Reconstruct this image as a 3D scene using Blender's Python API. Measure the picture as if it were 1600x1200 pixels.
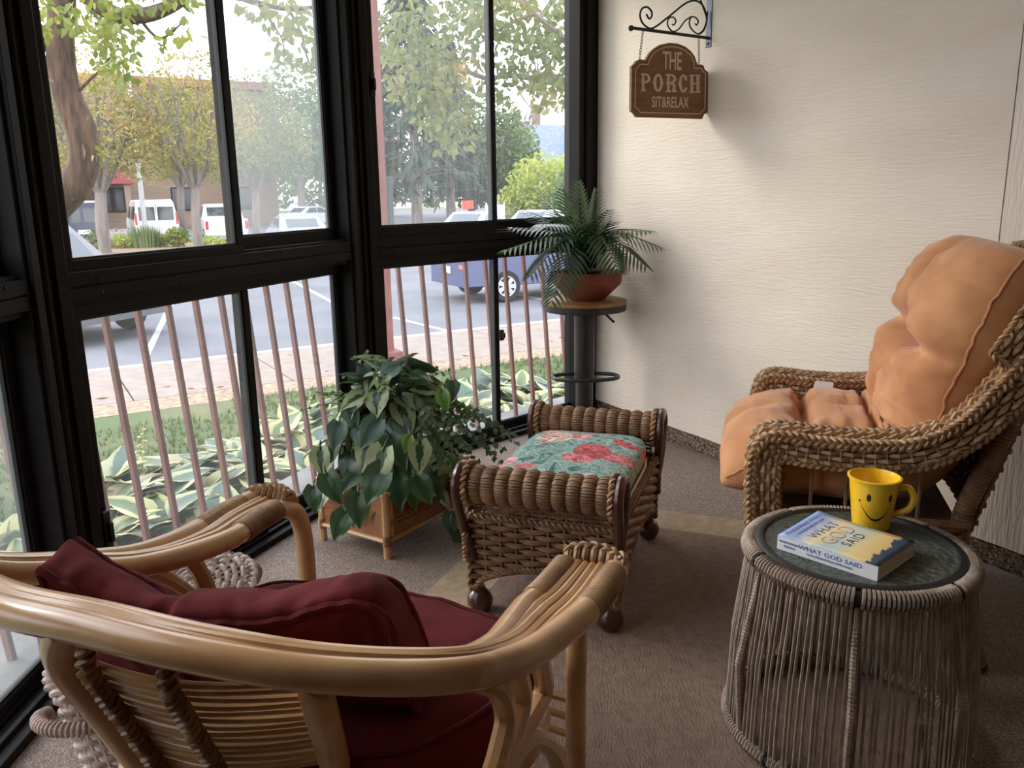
import bpy, math, random
from mathutils import Vector, Matrix, noise
from math import sin, cos, pi, radians, sqrt, exp
random.seed(7)
S = bpy.context.scene
COL = S.collection
for o in list(bpy.data.objects):
    bpy.data.objects.remove(o)

# ------------------------------------------------------------------ camera
FPX, CX, CY, CAMH = 1296.0, 800.0, 600.0, 1.15
_down = Vector((85.0, -5600.0, -FPX)).normalized()
_up = -_down
_f = Vector((0, 0, -1)); _fh = (_f - _up * _f.dot(_up)).normalized()
_rt = _fh.cross(_up)
ROT = Matrix((_rt, _fh, _up))
CAM = Vector((0, 0, CAMH))
cd = bpy.data.cameras.new('camera')
cd.sensor_width = 36.0
cd.lens = 36.0 * FPX / 1600.0
cd.clip_start = 0.02
cd.clip_end = 2000
co = bpy.data.objects.new('camera', cd)
co.matrix_world = Matrix.Translation(CAM) @ ROT.to_4x4()
COL.objects.link(co)
S.camera = co

# ------------------------------------------------------------------ sky, sun, exposure
W = bpy.data.worlds.new('hazy_sky'); S.world = W
W.use_nodes = True
wn = W.node_tree.nodes; wl = W.node_tree.links
bg = wn['Background']
tc = wn.new('ShaderNodeTexCoord'); sx = wn.new('ShaderNodeSeparateXYZ')
rp = wn.new('ShaderNodeValToRGB')
rp.color_ramp.elements[0].position = 0.0; rp.color_ramp.elements[0].color = (0.95, 0.96, 1.0, 1)
rp.color_ramp.elements[1].position = 0.9; rp.color_ramp.elements[1].color = (0.80, 0.88, 1.0, 1)
wl.new(tc.outputs['Generated'], sx.inputs[0]); wl.new(sx.outputs['Z'], rp.inputs[0]); wl.new(rp.outputs[0], bg.inputs['Color'])
bg.inputs['Strength'].default_value = 3.2
sd = bpy.data.lights.new('hazy_sun_offscreen', 'SUN'); sd.energy = 1.7; sd.angle = radians(22); sd.color = (1.0, 0.93, 0.82)
so = bpy.data.objects.new('hazy_sun_offscreen', sd); COL.objects.link(so)
so.rotation_euler = Vector((0.80, -0.32, -0.50)).to_track_quat('-Z', 'Y').to_euler()
so.location = (-20, 20, 20)
S.view_settings.view_transform = 'Standard'
S.view_settings.look = 'None'
S.view_settings.gamma = 1.0
S.view_settings.exposure = 0.42
S.view_settings.use_curve_mapping = False

# ------------------------------------------------------------------ helpers
def ray(x, y):
    return ROT @ Vector((x - CX, -(y - CY), -FPX))
def onz(x, y, z=0.0):
    d = ray(x, y); return CAM + d * ((z - CAMH) / d.z)
def onplane(x, y, p, n):
    d = ray(x, y); n = Vector(n); return CAM + d * ((Vector(p) - CAM).dot(n) / d.dot(n))
def ondepth(x, y, Y):
    d = ray(x, y); return CAM + d * (Y / d.y)
def proj(p):
    c = ROT.transposed() @ (Vector(p) - CAM); return CX + FPX * c.x / -c.z, CY - FPX * c.y / -c.z
def hd(a):
    a = radians(a); return Vector((sin(a), cos(a), 0))
def lin(c):
    return tuple((v / 255 / 12.92) if v / 255 <= 0.04045 else ((v / 255 + 0.055) / 1.055) ** 2.4 for v in c)
def lerp(a, b, t): return a + (b - a) * t
def catmull(P, n=6, closed=False):
    P = [Vector(p) for p in P]; out = []; N = len(P)
    for i in range(N if closed else N - 1):
        if closed: a, b, c, d = P[i - 1], P[i], P[(i + 1) % N], P[(i + 2) % N]
        else: a, b, c, d = P[max(i - 1, 0)], P[i], P[i + 1], P[min(i + 2, N - 1)]
        for k in range(n):
            t = k / n
            out.append(0.5 * ((2 * b) + (c - a) * t + (2 * a - 5 * b + 4 * c - d) * t * t + (3 * b - a - 3 * c + d) * t ** 3))
    if not closed: out.append(P[-1])
    return out

class MB:
    def __init__(s): s.v = []; s.f = []; s.uv = None
    def add(s, vs, fs):
        b = len(s.v); s.v += [tuple(v) for v in vs]; s.f += [tuple(i + b for i in f) for f in fs]; return s
    def obox(s, o, ax, ay, az):           # corner + three edge vectors
        o, ax, ay, az = Vector(o), Vector(ax), Vector(ay), Vector(az)
        vs = [o, o + ax, o + ax + ay, o + ay, o + az, o + ax + az, o + ax + ay + az, o + ay + az]
        fs = [(0, 3, 2, 1), (4, 5, 6, 7), (0, 1, 5, 4), (1, 2, 6, 5), (2, 3, 7, 6), (3, 0, 4, 7)]
        if ax.cross(ay).dot(az) < 0: fs = [f[::-1] for f in fs]
        return s.add(vs, fs)
    def box(s, c, sz, rz=0.0):
        c = Vector(c); X = Vector((cos(rz), sin(rz), 0)) * sz[0]; Y = Vector((-sin(rz), cos(rz), 0)) * sz[1]; Z = Vector((0, 0, sz[2]))
        return s.obox(c - X / 2 - Y / 2 - Z / 2, X, Y, Z)
    def tube(s, P, r, n=8, closed=False, flat=None, up=None):
        P = [Vector(p) for p in P]; N = len(P)
        if N < 2: return s
        rs = r if isinstance(r, (list, tuple)) else [r] * N
        T = []
        for i in range(N):
            if closed: t = P[(i + 1) % N] - P[i - 1]
            else: t = P[min(i + 1, N - 1)] - P[max(i - 1, 0)]
            T.append(t.normalized() if t.length > 1e-9 else Vector((0, 0, 1)))
        u = Vector(up) if up else (Vector((0, 0, 1)) if abs(T[0].z) < 0.9 else Vector((1, 0, 0)))
        vs = []; fs = []
        for i in range(N):
            if up and flat: u = Vector(up)
            u = u - T[i] * u.dot(T[i])
            if u.length < 1e-6: u = T[i].orthogonal()
            u.normalize(); w = T[i].cross(u)
            for k in range(n):
                a = 2 * pi * k / n + (pi / n if n == 4 else 0)
                vs.append(P[i] + (u * cos(a) * (flat or 1.0) + w * sin(a)) * rs[i])
        for i in range(N if closed else N - 1):
            j = (i + 1) % N
            for k in range(n):
                l = (k + 1) % n
                fs.append((i * n + k, i * n + l, j * n + l, j * n + k))
        if not closed:
            fs.append(tuple(range(n - 1, -1, -1))); fs.append(tuple((N - 1) * n + k for k in range(n)))
        return s.add(vs, fs)
    def lathe(s, prof, n=24, c=(0, 0, 0), ax=None, capb=True, capt=True):
        c = Vector(c); Z = Vector(ax).normalized() if ax else Vector((0, 0, 1)); X = Z.orthogonal().normalized(); Y = Z.cross(X)
        vs = []; fs = []
        for (r, z) in prof:
            for k in range(n):
                a = 2 * pi * k / n; vs.append(c + Z * z + (X * cos(a) + Y * sin(a)) * max(r, 1e-5))
        for i in range(len(prof) - 1):
            for k in range(n):
                l = (k + 1) % n; fs.append((i * n + k, i * n + l, (i + 1) * n + l, (i + 1) * n + k))
        if capb: fs.append(tuple(range(n - 1, -1, -1)))
        if capt: fs.append(tuple((len(prof) - 1) * n + k for k in range(n)))
        return s.add(vs, fs)
    def ball(s, c, r, n=12, sc=(1, 1, 1)):
        c = Vector(c); m = max(4, n // 2)
        vs = [c + Vector((0, 0, -r * sc[2]))]; fs = []
        for i in range(1, m):
            p = -pi / 2 + pi * i / m
            for k in range(n):
                a = 2 * pi * k / n; vs.append(c + Vector((cos(p) * cos(a) * sc[0], cos(p) * sin(a) * sc[1], sin(p) * sc[2])) * r)
        vs.append(c + Vector((0, 0, r * sc[2]))); L = len(vs) - 1
        for k in range(n):
            fs.append((0, 1 + (k + 1) % n, 1 + k)); fs.append((L, L - n + k, L - n + (k + 1) % n))
        for i in range(m - 2):
            for k in range(n):
                l = (k + 1) % n; fs.append((1 + i * n + k, 1 + i * n + l, 1 + (i + 1) * n + l, 1 + (i + 1) * n + k))
        return s.add(vs, fs)
    def grid(s, fn, nu, nv, cu=False, cv=False):
        vs = []; fs = []
        for i in range(nu + (0 if cu else 1)):
            for j in range(nv + (0 if cv else 1)):
                vs.append(fn(i / nu, j / nv))
        mu = nu if cu else nu + 1; mv = nv if cv else nv + 1
        for i in range(nu):
            for j in range(nv):
                a, b = i, (i + 1) % mu; c, d = j, (j + 1) % mv
                fs.append((a * mv + c, b * mv + c, b * mv + d, a * mv + d))
        return s.add(vs, fs)
    def prism(s, poly, fn, t0, t1):        # poly of (a,b); fn(a,b,t)->point
        n = len(poly); vs = [fn(a, b, t0) for a, b in poly] + [fn(a, b, t1) for a, b in poly]
        fs = [tuple(range(n - 1, -1, -1)), tuple(range(n, 2 * n))] + [(i, (i + 1) % n, n + (i + 1) % n, n + i) for i in range(n)]
        return s.add(vs, fs)
    def mesh(s, name, off=(0, 0, 0), smooth=True):
        m = bpy.data.meshes.new(name); off = Vector(off)
        m.from_pydata([Vector(v) - off for v in s.v], [], s.f); m.validate(); m.update()
        if smooth: m.polygons.foreach_set('use_smooth', [True] * len(m.polygons))
        return m
    def build(s, name, mt, parent=None, smooth=True, bevel=0.0, kind=None, angle=35):
        if parent is not None:
            q = parent
            while q.parent is not None: q = q.parent
            off = Vector(q.location)
        else:
            xs = [Vector(v) for v in s.v]
            off = Vector(((min(p.x for p in xs) + max(p.x for p in xs)) / 2, (min(p.y for p in xs) + max(p.y for p in xs)) / 2, min(p.z for p in xs)))
        m = s.mesh(name, off, smooth)
        o = bpy.data.objects.new(name, m); COL.objects.link(o)
        if parent is not None: o.parent = parent
        else: o.location = off
        if mt is not None: m.materials.append(mt)
        if bevel > 0:
            b = o.modifiers.new('bevel', 'BEVEL'); b.width = bevel; b.segments = 2; b.limit_method = 'ANGLE'; b.angle_limit = radians(40)
        if smooth:
            sharp_edges(m, angle)
        if kind: o['kind'] = kind
        return o
def sharp_edges(m, angle):
    try: m.set_sharp_from_angle(angle=radians(angle))
    except Exception: pass
def empty(name, loc, label=None, cat=None, group=None, kind=None):
    o = bpy.data.objects.new(name, None); COL.objects.link(o); o.location = loc; o.empty_display_size = 0.05
    tag(o, label, cat, group, kind); return o
def tag(o, label=None, cat=None, group=None, kind=None):
    if label: o['label'] = label
    if cat: o['category'] = cat
    if group: o['group'] = group
    if kind: o['kind'] = kind
    return o
def inst(proto_mesh, name, parent, mtx):      # a part that shares mesh data
    o = bpy.data.objects.new(name, proto_mesh); COL.objects.link(o); o.parent = parent
    o.matrix_local = mtx; return o
def orient(fwd, up):                           # local x = fwd, z ~ up
    x = Vector(fwd).normalized(); z = Vector(up); z = (z - x * z.dot(x)).normalized(); y = z.cross(x)
    return Matrix((x, y, z)).transposed()

# ------------------------------------------------------------------ materials
MATS = {}
def mat(name, c, c2=None, rough=0.6, scale=8.0, stretch=(1, 1, 1), bump=0.0, bscale=None, bstretch=None, metal=0.0, spec=0.5, detail=4.0, lo=0.35, hi=0.65, coat=0.0, trans=0.0, sheen=0.0, c3=None):
    if name in MATS: return MATS[name]
    m = bpy.data.materials.new(name); m.use_nodes = True
    N = m.node_tree.nodes; L = m.node_tree.links; b = N['Principled BSDF']
    b.inputs['Roughness'].default_value = rough; b.inputs['Metallic'].default_value = metal
    b.inputs['Specular IOR Level'].default_value = spec
    if coat: b.inputs['Coat Weight'].default_value = coat; b.inputs['Coat Roughness'].default_value = 0.15
    if sheen: b.inputs['Sheen Weight'].default_value = sheen
    b.inputs['Base Color'].default_value = (*c, 1)
    t = N.new('ShaderNodeTexCoord')
    if c2 is not None:
        mp = N.new('ShaderNodeMapping'); mp.inputs['Scale'].default_value = stretch
        nz = N.new('ShaderNodeTexNoise'); nz.inputs['Scale'].default_value = scale; nz.inputs['Detail'].default_value = detail
        cr = N.new('ShaderNodeValToRGB'); e = cr.color_ramp.elements
        e[0].position = lo; e[0].color = (*c, 1); e[1].position = hi; e[1].color = (*c2, 1)
        if c3 is not None:
            x = e.new(min(hi + 0.12, 0.98)); x.color = (*c3, 1)
        L.new(t.outputs['Object'], mp.inputs[0]); L.new(mp.outputs[0], nz.inputs['Vector']); L.new(nz.outputs[0], cr.inputs[0]); L.new(cr.outputs[0], b.inputs['Base Color'])
    if bump > 0:
        mp2 = N.new('ShaderNodeMapping'); mp2.inputs['Scale'].default_value = bstretch or stretch
        n2 = N.new('ShaderNodeTexNoise'); n2.inputs['Scale'].default_value = bscale or scale; n2.inputs['Detail'].default_value = 6
        bp = N.new('ShaderNodeBump'); bp.inputs['Strength'].default_value = bump; bp.inputs['Distance'].default_value = 0.01
        L.new(t.outputs['Object'], mp2.inputs[0]); L.new(mp2.outputs[0], n2.inputs['Vector']); L.new(n2.outputs[0], bp.inputs['Height']); L.new(bp.outputs[0], b.inputs['Normal'])
    if trans > 0:       # thin leaf: part of the light goes through
        tr = N.new('ShaderNodeBsdfTranslucent'); mx = N.new('ShaderNodeMixShader'); mx.inputs[0].default_value = trans
        src = b.inputs['Base Color'].links[0].from_socket if b.inputs['Base Color'].links else None
        if src: L.new(src, tr.inputs[0])
        else: tr.inputs[0].default_value = (*c, 1)
        L.new(b.outputs[0], mx.inputs[1]); L.new(tr.outputs[0], mx.inputs[2]); L.new(mx.outputs[0], N['Material Output'].inputs[0])
    MATS[name] = m; return m
def glassmat(name, haze, refl=0.06, streak=0.0, tint=(1, 1, 1), hcol=(0.9, 0.93, 0.95)):
    if name in MATS: return MATS[name]
    m = bpy.data.materials.new(name); m.use_nodes = True
    N = m.node_tree.nodes; L = m.node_tree.links; N.remove(N['Principled BSDF'])
    tp = N.new('ShaderNodeBsdfTransparent'); tp.inputs[0].default_value = (*tint, 1)
    tl = N.new('ShaderNodeBsdfTranslucent'); tl.inputs[0].default_value = (*hcol, 1)
    gl = N.new('ShaderNodeBsdfGlossy'); gl.inputs['Roughness'].default_value = 0.02
    mx = N.new('ShaderNodeMixShader'); mx.inputs[0].default_value = haze
    if streak > 0:
        t = N.new('ShaderNodeTexCoord'); mp = N.new('ShaderNodeMapping'); mp.inputs['Scale'].default_value = (60, 60, 5)
        nz = N.new('ShaderNodeTexNoise'); nz.inputs['Scale'].default_value = 1.0; nz.inputs['Detail'].default_value = 5
        mr = N.new('ShaderNodeMapRange'); mr.inputs['From Min'].default_value = 0.35; mr.inputs['From Max'].default_value = 0.75; mr.inputs['To Min'].default_value = haze; mr.inputs['To Max'].default_value = haze + streak
        L.new(t.outputs['Object'], mp.inputs[0]); L.new(mp.outputs[0], nz.inputs['Vector']); L.new(nz.outputs[0], mr.inputs[0]); L.new(mr.outputs[0], mx.inputs[0])
    L.new(tp.outputs[0], mx.inputs[1]); L.new(tl.outputs[0], mx.inputs[2])
    lw = N.new('ShaderNodeFresnel'); lw.inputs['IOR'].default_value = 1.45
    m2 = N.new('ShaderNodeMixShader'); L.new(lw.outputs[0], m2.inputs[0]); L.new(mx.outputs[0], m2.inputs[1]); L.new(gl.outputs[0], m2.inputs[2])
    L.new(m2.outputs[0], N['Material Output'].inputs[0])
    MATS[name] = m; return m

# ------------------------------------------------------------------ layout
CORNER = Vector((0.412, 4.325, 0)); DW = hd(-28.6); DC = hd(43.3); DB = hd(21); DA = hd(-1)
V2 = Vector((-0.613, 3.339, 0)); VA = V2 - DB * 1.47; VA2 = VA - DA * 1.5; VA3 = VA2 - DA * 1.4
NC = Vector((DC.y, -DC.x, 0)); NB = Vector((DB.y, -DB.x, 0)); NA = Vector((DA.y, -DA.x, 0))   # into the room
LC = (CORNER - V2).length
DC = (CORNER - V2).normalized(); NC = Vector((DC.y, -DC.x, 0))
NWALL = Vector((-DW.y, DW.x, 0))          # into the room (towards the windows)
WEND = CORNER - DW * 6.1
BACKY = VA3.y
ROOMPOLY = [CORNER, V2, VA, VA2, VA3, Vector((WEND.x, BACKY, 0))]
WEND = CORNER - DW * ((CORNER.y - BACKY) / DW.y)
ROOMPOLY[-1] = WEND
CEILZ = 2.42
GZ = -0.95

m_frame = mat('bronze_aluminium', (0.0085, 0.0072, 0.0068), (0.012, 0.010, 0.0095), rough=0.55, scale=30, spec=0.18)
m_rubber = mat('black_rubber', (0.006, 0.006, 0.006), rough=0.6)
m_wall = mat('cream_rough_sawn_siding', lin((234, 222, 205)), lin((228, 214, 195)), rough=0.7, scale=2.0, stretch=(1, 1, 3), bump=0.38, bscale=24.0, bstretch=(0.6, 0.6, 7))
m_wall2 = mat('cream_rough_sawn_siding_upright', lin((234, 222, 206)), lin((228, 214, 196)), rough=0.7, scale=2.0, stretch=(4, 4, 1), bump=0.45, bscale=20.0, bstretch=(6, 6, 0.6))
m_plain = mat('cream_paint', lin((230, 217, 195)), rough=0.8)
m_back = mat('taupe_unseen_wall', lin((128, 112, 98)), lin((116, 100, 88)), rough=0.85, scale=10, bump=.3)  # dark tone chosen for unseen walls, to cut light bounced from behind
m_ceil = mat('white_ceiling_paint', lin((225, 221, 212)), rough=0.85)
# ------------------------------------------------------------------ room shell
def pebbles(name, cols, scale):
    m = bpy.data.materials.new(name); m.use_nodes = True
    N = m.node_tree.nodes; L = m.node_tree.links; b = N['Principled BSDF']; b.inputs['Roughness'].default_value = 0.7
    t = N.new('ShaderNodeTexCoord'); vo = N.new('ShaderNodeTexVoronoi'); vo.inputs['Scale'].default_value = scale
    cr = N.new('ShaderNodeValToRGB'); cr.color_ramp.interpolation = 'CONSTANT'
    e = cr.color_ramp.elements; e[0].color = (*cols[0], 1); e[1].color = (*cols[1], 1); e[1].position = 0.3
    for i, c in enumerate(cols[2:]):
        x = e.new(0.3 + 0.7 * (i + 1) / (len(cols) - 1)); x.color = (*c, 1)
    sp = N.new('ShaderNodeSeparateColor')
    nz = N.new('ShaderNodeTexNoise'); nz.inputs['Scale'].default_value = 2.5
    mx = N.new('ShaderNodeMix'); mx.data_type = 'RGBA'; mx.blend_type = 'MULTIPLY'; mx.inputs[0].default_value = 0.35
    bp = N.new('ShaderNodeBump'); bp.inputs['Strength'].default_value = 0.5; bp.inputs['Distance'].default_value = 0.004; bp.invert = True
    L.new(t.outputs['Object'], vo.inputs['Vector']); L.new(t.outputs['Object'], nz.inputs['Vector'])
    L.new(vo.outputs['Color'], sp.inputs[0]); L.new(sp.outputs[0], cr.inputs[0]); L.new(cr.outputs[0], mx.inputs[6]); L.new(nz.outputs[0], mx.inputs[7]); L.new(mx.outputs[2], b.inputs['Base Color'])
    L.new(vo.outputs['Distance'], bp.inputs['Height']); L.new(bp.outputs[0], b.inputs['Normal'])
    return m
m_agg = pebbles('exposed_aggregate_concrete', [lin((150, 130, 118)), lin((164, 145, 132)), lin((134, 116, 105)), lin((182, 164, 150)), lin((118, 102, 93))], 300)
m_curb = pebbles('brown_pebble_curb', [lin((110, 88, 68)), lin((140, 112, 86)), lin((70, 56, 46)), lin((165, 140, 112)), lin((50, 42, 36))], 150)
m_slab = mat('weathered_concrete', lin((128, 126, 124)), lin((110, 107, 104)), rough=0.85, scale=6, bump=0.2, bscale=60)

LEDGE = [CORNER + (NC * -0.34) + DC * 0.5, V2 - NC * 0.34 - DC * 0.02, VA - NB * 0.34 - DB * 0.06, VA3 - NA * 0.34, Vector((VA3.x - .34, BACKY - 0.2, 0)), WEND + Vector((0.3, -0.2, 0)), WEND + Vector((0.3, 0, 0)), CORNER - NWALL * 0.3]
fl = MB().prism([(p.x, p.y) for p in ROOMPOLY][::-1], lambda a, b, t: Vector((a, b, t)), -0.12, 0.0).build('floor', m_agg, smooth=False); tag(fl, kind='structure')
lg = MB().prism([(p.x, p.y) for p in LEDGE][::-1], lambda a, b, t: Vector((a, b, t)), -1.3, -0.012).build('trim_1', m_slab, smooth=False); tag(lg, kind='structure')
ce = MB().prism([(p.x, p.y) for p in LEDGE][::-1], lambda a, b, t: Vector((a, b, t)), CEILZ, CEILZ + 0.15).build('ceiling', m_ceil, smooth=False); tag(ce, kind='structure')

# right wall: siding panels with seams above a pebbled curb
WL = (WEND - CORNER).length; DWB = (WEND - CORNER).normalized()
def wpt(s, z, d=0.0): return CORNER + DWB * s + NWALL * d + Vector((0, 0, z))
wr = MB().obox(wpt(-0.1, -0.1, -0.03), DWB * (WL + 0.3), -NWALL * 0.12, (0, 0, CEILZ + 0.1)).build('wall_right', m_plain, smooth=False); tag(wr, kind='structure')
seams = [0.02, 0.825, 2.13, 3.40, 4.62, WL]
for i in range(len(seams) - 1):
    a, b = seams[i] + 0.0012, seams[i + 1] - 0.0012
    MB().obox(wpt(a, 0.072 + 0.002 * (i % 2), -0.03), DWB * (b - a), NWALL * (0.03 + 0.0015 * (i % 2)), (0, 0, CEILZ - 0.07)).build('siding_panel', m_wall2 if i == 2 else m_wall, wr, smooth=False)
MB().obox(wpt(0, -0.01, -0.03), DWB * WL, NWALL * 0.022, (0, 0, 0.09)).build('pebble_curb', m_curb, wr, smooth=False)
bk = MB().obox((VA3.x - .3, BACKY - 0.12, -0.1), (WEND.x - VA3.x + 0.6, 0, 0), (0, 0.12, 0), (0, 0, CEILZ + 0.1)).build('wall_back', m_back, smooth=False); tag(bk, kind='structure')

# window sections
g_clear = glassmat('clear_glass', 0.02, hcol=(0.45, 0.47, 0.48))
g_soft = glassmat('slightly_dusty_glass', 0.06, streak=0.04, hcol=(0.42, 0.44, 0.45))
g_haze = glassmat('screened_hazy_glass', 0.32, streak=0.03, hcol=(0.34, 0.37, 0.39))
g_dust = glassmat('dusty_streaked_glass', 0.12, streak=0.14, hcol=(0.40, 0.43, 0.44))
g_grey = glassmat('grey_dusty_glass', 0.24, streak=0.06, hcol=(0.30, 0.32, 0.33))
m_screw = mat('dark_screw', (0.05, 0.045, 0.04), rough=0.35, metal=0.8)
TOPZ = CEILZ
def section(name, P0, D, N, Lg, ext, stile, gm, sash_d=(0.018, -0.018), latches=()):
    """P0 start, D along, N into room; ext = glass extents (l0, l1, r0, r1) in s"""
    root = empty(name, P0); tag(root, kind='structure')
    def bx(mb, s0, s1, z0, z1, d0, d1): return mb.obox(P0 + D * s0 + N * d0 + Vector((0, 0, z0)), D * (s1 - s0), N * (d1 - d0), (0, 0, z1 - z0))
    l0, l1, r0, r1 = ext
    e0, e1 = l0 - 0.045, r1 + 0.045
    # fixed members
    bx(bx(bx(MB(), e0 - .03, e1 + .03, -0.002, 0.022, -0.05, 0.075), e0 - .03, e1 + .03, 0.02, 0.034, 0.03, 0.045), e0 - .03, e1 + .03, 0.02, 0.034, -0.01, 0.003).build('sill_track', m_frame, root, smooth=False, bevel=0.002)
    mb = bx(MB(), e0, e1, 0.905, 0.937, -0.05, 0.05); bx(mb, e0, e1, 0.941, 0.975, -0.05, 0.05); bx(mb, e0, e1, 0.93, 0.945, -0.045, 0.042)
    bx(mb, e0, e1, 0.89, 0.91, -0.035, 0.035); bx(mb, e0, e1, 0.97, 0.984, -0.035, 0.035)
    mb.build('transom', m_frame, root, smooth=False, bevel=0.002)
    bx(MB(), e0, e1, 2.28, TOPZ, -0.05, 0.05).build('head_rail', m_frame, root, smooth=False, bevel=0.002)
    for a, b in ((e0 - 0.045, e0 + 0.012), (e1 - 0.012, e1 + 0.045)):
        mb = bx(MB(), a, b, 0.0, TOPZ, -0.05, 0.05)
        bx(mb, a + .012, b - .012, 0, TOPZ, 0.05, 0.062)
        mb.build('jamb', m_frame, root, smooth=False, bevel=0.002)
    # sashes
    k = 0
    for (z0, z1) in ((0.06, 0.858), (1.022, 2.27)):
        for q, (a, b) in enumerate(((l0, l1), (r0, r1))):
            d = sash_d[q]; w0 = 0.045 if q == 0 else stile; w1 = stile if q == 0 else 0.045
            zz0 = z0 + (0.0 if z0 < 0.5 else (-0.02 if q == 0 and name == 'window_2' else 0.0))
            mb = bx(MB(), a - w0, b + w1, zz0 - 0.04, zz0, d - .014, d + .014); bx(mb, a - w0, b + w1, z1, z1 + 0.036, d - .014, d + .014)
            bx(mb, a - w0, a, zz0, z1, d - .014, d + .014); bx(mb, b, b + w1, zz0, z1, d - .014, d + .014)
            sash = mb.build('sash', m_frame, root, smooth=False, bevel=0.0025)
            gk = MB(); 
            for (p, r, u, v) in ((a, b, zz0, zz0 + .006), (a, b, z1 - .006, z1), (a, a + .006, zz0, z1), (b - .006, b, zz0, z1)): bx(gk, p, r, u, v, d - .008, d + .008)
            gk.build('gasket', m_rubber, sash, smooth=False)
            P = [P0 + D * a + N * d, P0 + D * b + N * d]
            MB().add([P[0] + Vector((0, 0, zz0)), P[1] + Vector((0, 0, zz0)), P[1] + Vector((0, 0, z1)), P[0] + Vector((0, 0, z1))], [(0, 1, 2, 3)]).build('glass_pane', gm[k], sash, smooth=False)
            k += 1
    for (s, z) in ((l0 + .03, .965), (l0 + .06, .95), (l0 + .06, .92), (lerp(l0, l1, .55), .965), (lerp(l0, l1, .55), .92), (r0 + .15, .965), (r0 + .15, .92), (r1 - .05, .965)):
        MB().lathe([(0.0045, 0), (0.004, 0.002), (0.002, 0.003)], 8, P0 + D * s + N * 0.05 + Vector((0, 0, z)), N).build('screw', m_screw, root)
    for (s, z, h) in latches:
        mb = bx(MB(), s - .011, s + .011, z - h / 2, z + h / 2, 0.03, 0.052); bx(mb, s - .006, s + .006, z - h / 4, z + h / 4, 0.05, 0.066)
        mb.build('latch', m_rubber, root, smooth=False, bevel=0.003)
    return root
# window_1 = left of the far bay (towards the camera), window_2 = middle bay, window_3 = bay beside the wall
section('window_2', VA, DB, NB, 1.47, (0.105, 0.725, 0.775, 1.315), 0.028, (g_soft, g_soft, g_clear, g_haze), latches=((0.088, 0.30, 0.11),))
section('window_3', V2, DC, NC, LC, (0.105, 0.727, 0.762, 1.327), 0.0175, (g_soft, g_clear, g_dust, g_soft), latches=((0.085, 1.56, 0.09), (1.345, 1.42, 0.06), (1.345, 0.55, 0.10), (0.745, .50, .05)))
section('window_1', VA - DA * 1.46, DA, NA, 1.46, (0.105, 0.69, 0.74, 1.33), 0.028, (g_grey, g_grey, g_soft, g_soft))
wl_ = MB().obox(VA3 - NA * 0.12, VA2 - VA3 + DA * .04, NA * .12, (0, 0, CEILZ)).build('blocking_wall_left', m_back, smooth=False); tag(wl_, kind='structure')  # unseen solid wall added instead of a window bay, to block light from behind
# corner posts between the bays
def post(name, P, Da, Db, Na, Nb, w=0.075):
    mb = MB()
    mid = (Na + Nb).normalized(); tang = (Da + Db).normalized()
    mb.prism([(-w, -0.05), (w, -0.05), (w, 0.03), (0.02, 0.045), (-0.02, 0.045), (-w, 0.03)][::-1], lambda a, b, t: P + tang * a + mid * b + Vector((0, 0, t)), 0.0, TOPZ)
    mb.tube([P + mid * 0.045 + Vector((0, 0, 0.0)), P + mid * 0.045 + Vector((0, 0, TOPZ))], 0.012, 10)
    for sgn in (-1, 1):
        mb.prism([(sgn * 0.05 - 0.008, 0.02), (sgn * 0.05 + 0.008, 0.02), (sgn * 0.05 + 0.008, 0.05), (sgn * 0.05 - 0.008, 0.05)], lambda a, b, t: P + tang * a + mid * b + Vector((0, 0, t)), 0.0, TOPZ)
    o = mb.build(name, m_frame, smooth=False, bevel=0.002); tag(o, kind='structure'); return o
post('trim_2', V2, DB, DC, NB, NC); post('trim_3', VA, DA, DB, NA, NB); post('trim_4', VA2, DA, DA, NA, NA)
pc = MB().obox(CORNER - DC * 0.14 - NC * 0.05, DC * 0.125, NC * 0.10, (0, 0, TOPZ)).obox(CORNER - DC * 0.10 - NC * 0.0, DC * 0.05, NC * 0.065, (0, 0, TOPZ)).build('trim_5', m_frame, smooth=False, bevel=0.002); tag(pc, kind='structure')
# ------------------------------------------------------------------ outdoors
m_lawn = mat('lawn_turf', lin((72, 86, 46)), lin((96, 96, 62)), rough=0.95, scale=1.3, c3=lin((124, 104, 80)), bump=0.4, bscale=60, lo=0.4, hi=0.62)
m_grass = mat('grass_blades', lin((70, 94, 42)), lin((104, 112, 60)), rough=0.7, scale=1.5, trans=0.3)
m_asph = mat('grey_asphalt', lin((92, 93, 100)), lin((106, 106, 112)), rough=0.9, scale=0.8, bump=0.15, bscale=90)
m_side = mat('sidewalk_concrete', lin((140, 126, 117)), lin((126, 113, 105)), rough=0.9, scale=5)
m_kerb = mat('kerb_concrete', lin((170, 164, 160)), lin((150, 144, 140)), rough=0.9, scale=4)
m_paint = mat('white_road_paint', lin((190, 190, 190)), rough=0.8)
m_mulch = mat('wood_chip_mulch', lin((120, 98, 80)), lin((160, 138, 116)), rough=0.95, scale=14, bump=0.5, bscale=40)
m_dry = mat('dry_verge_grass', lin((150, 142, 104)), lin((172, 156, 124)), rough=0.95, scale=0.3)
def gp(x, y, z=GZ): p = onz(x, y, z); return p
CD = Vector((0.859, 0.512, 0)); CN = Vector((-0.512, 0.859, 0)); CP = Vector((-2.43, 11.75, 0))
def strip(name, d0, d1, z0, z1, mt, s0=-60, s1=60):
    mb = MB().obox(CP + CD * s0 + CN * d0 + Vector((0, 0, z0)), CD * (s1 - s0), CN * (d1 - d0), (0, 0, z1 - z0))
    o = mb.build(name, mt, smooth=False); tag(o, kind='structure'); return o
strip('lawn', -40, -1.98, GZ - 0.3, GZ, m_lawn)
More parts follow.
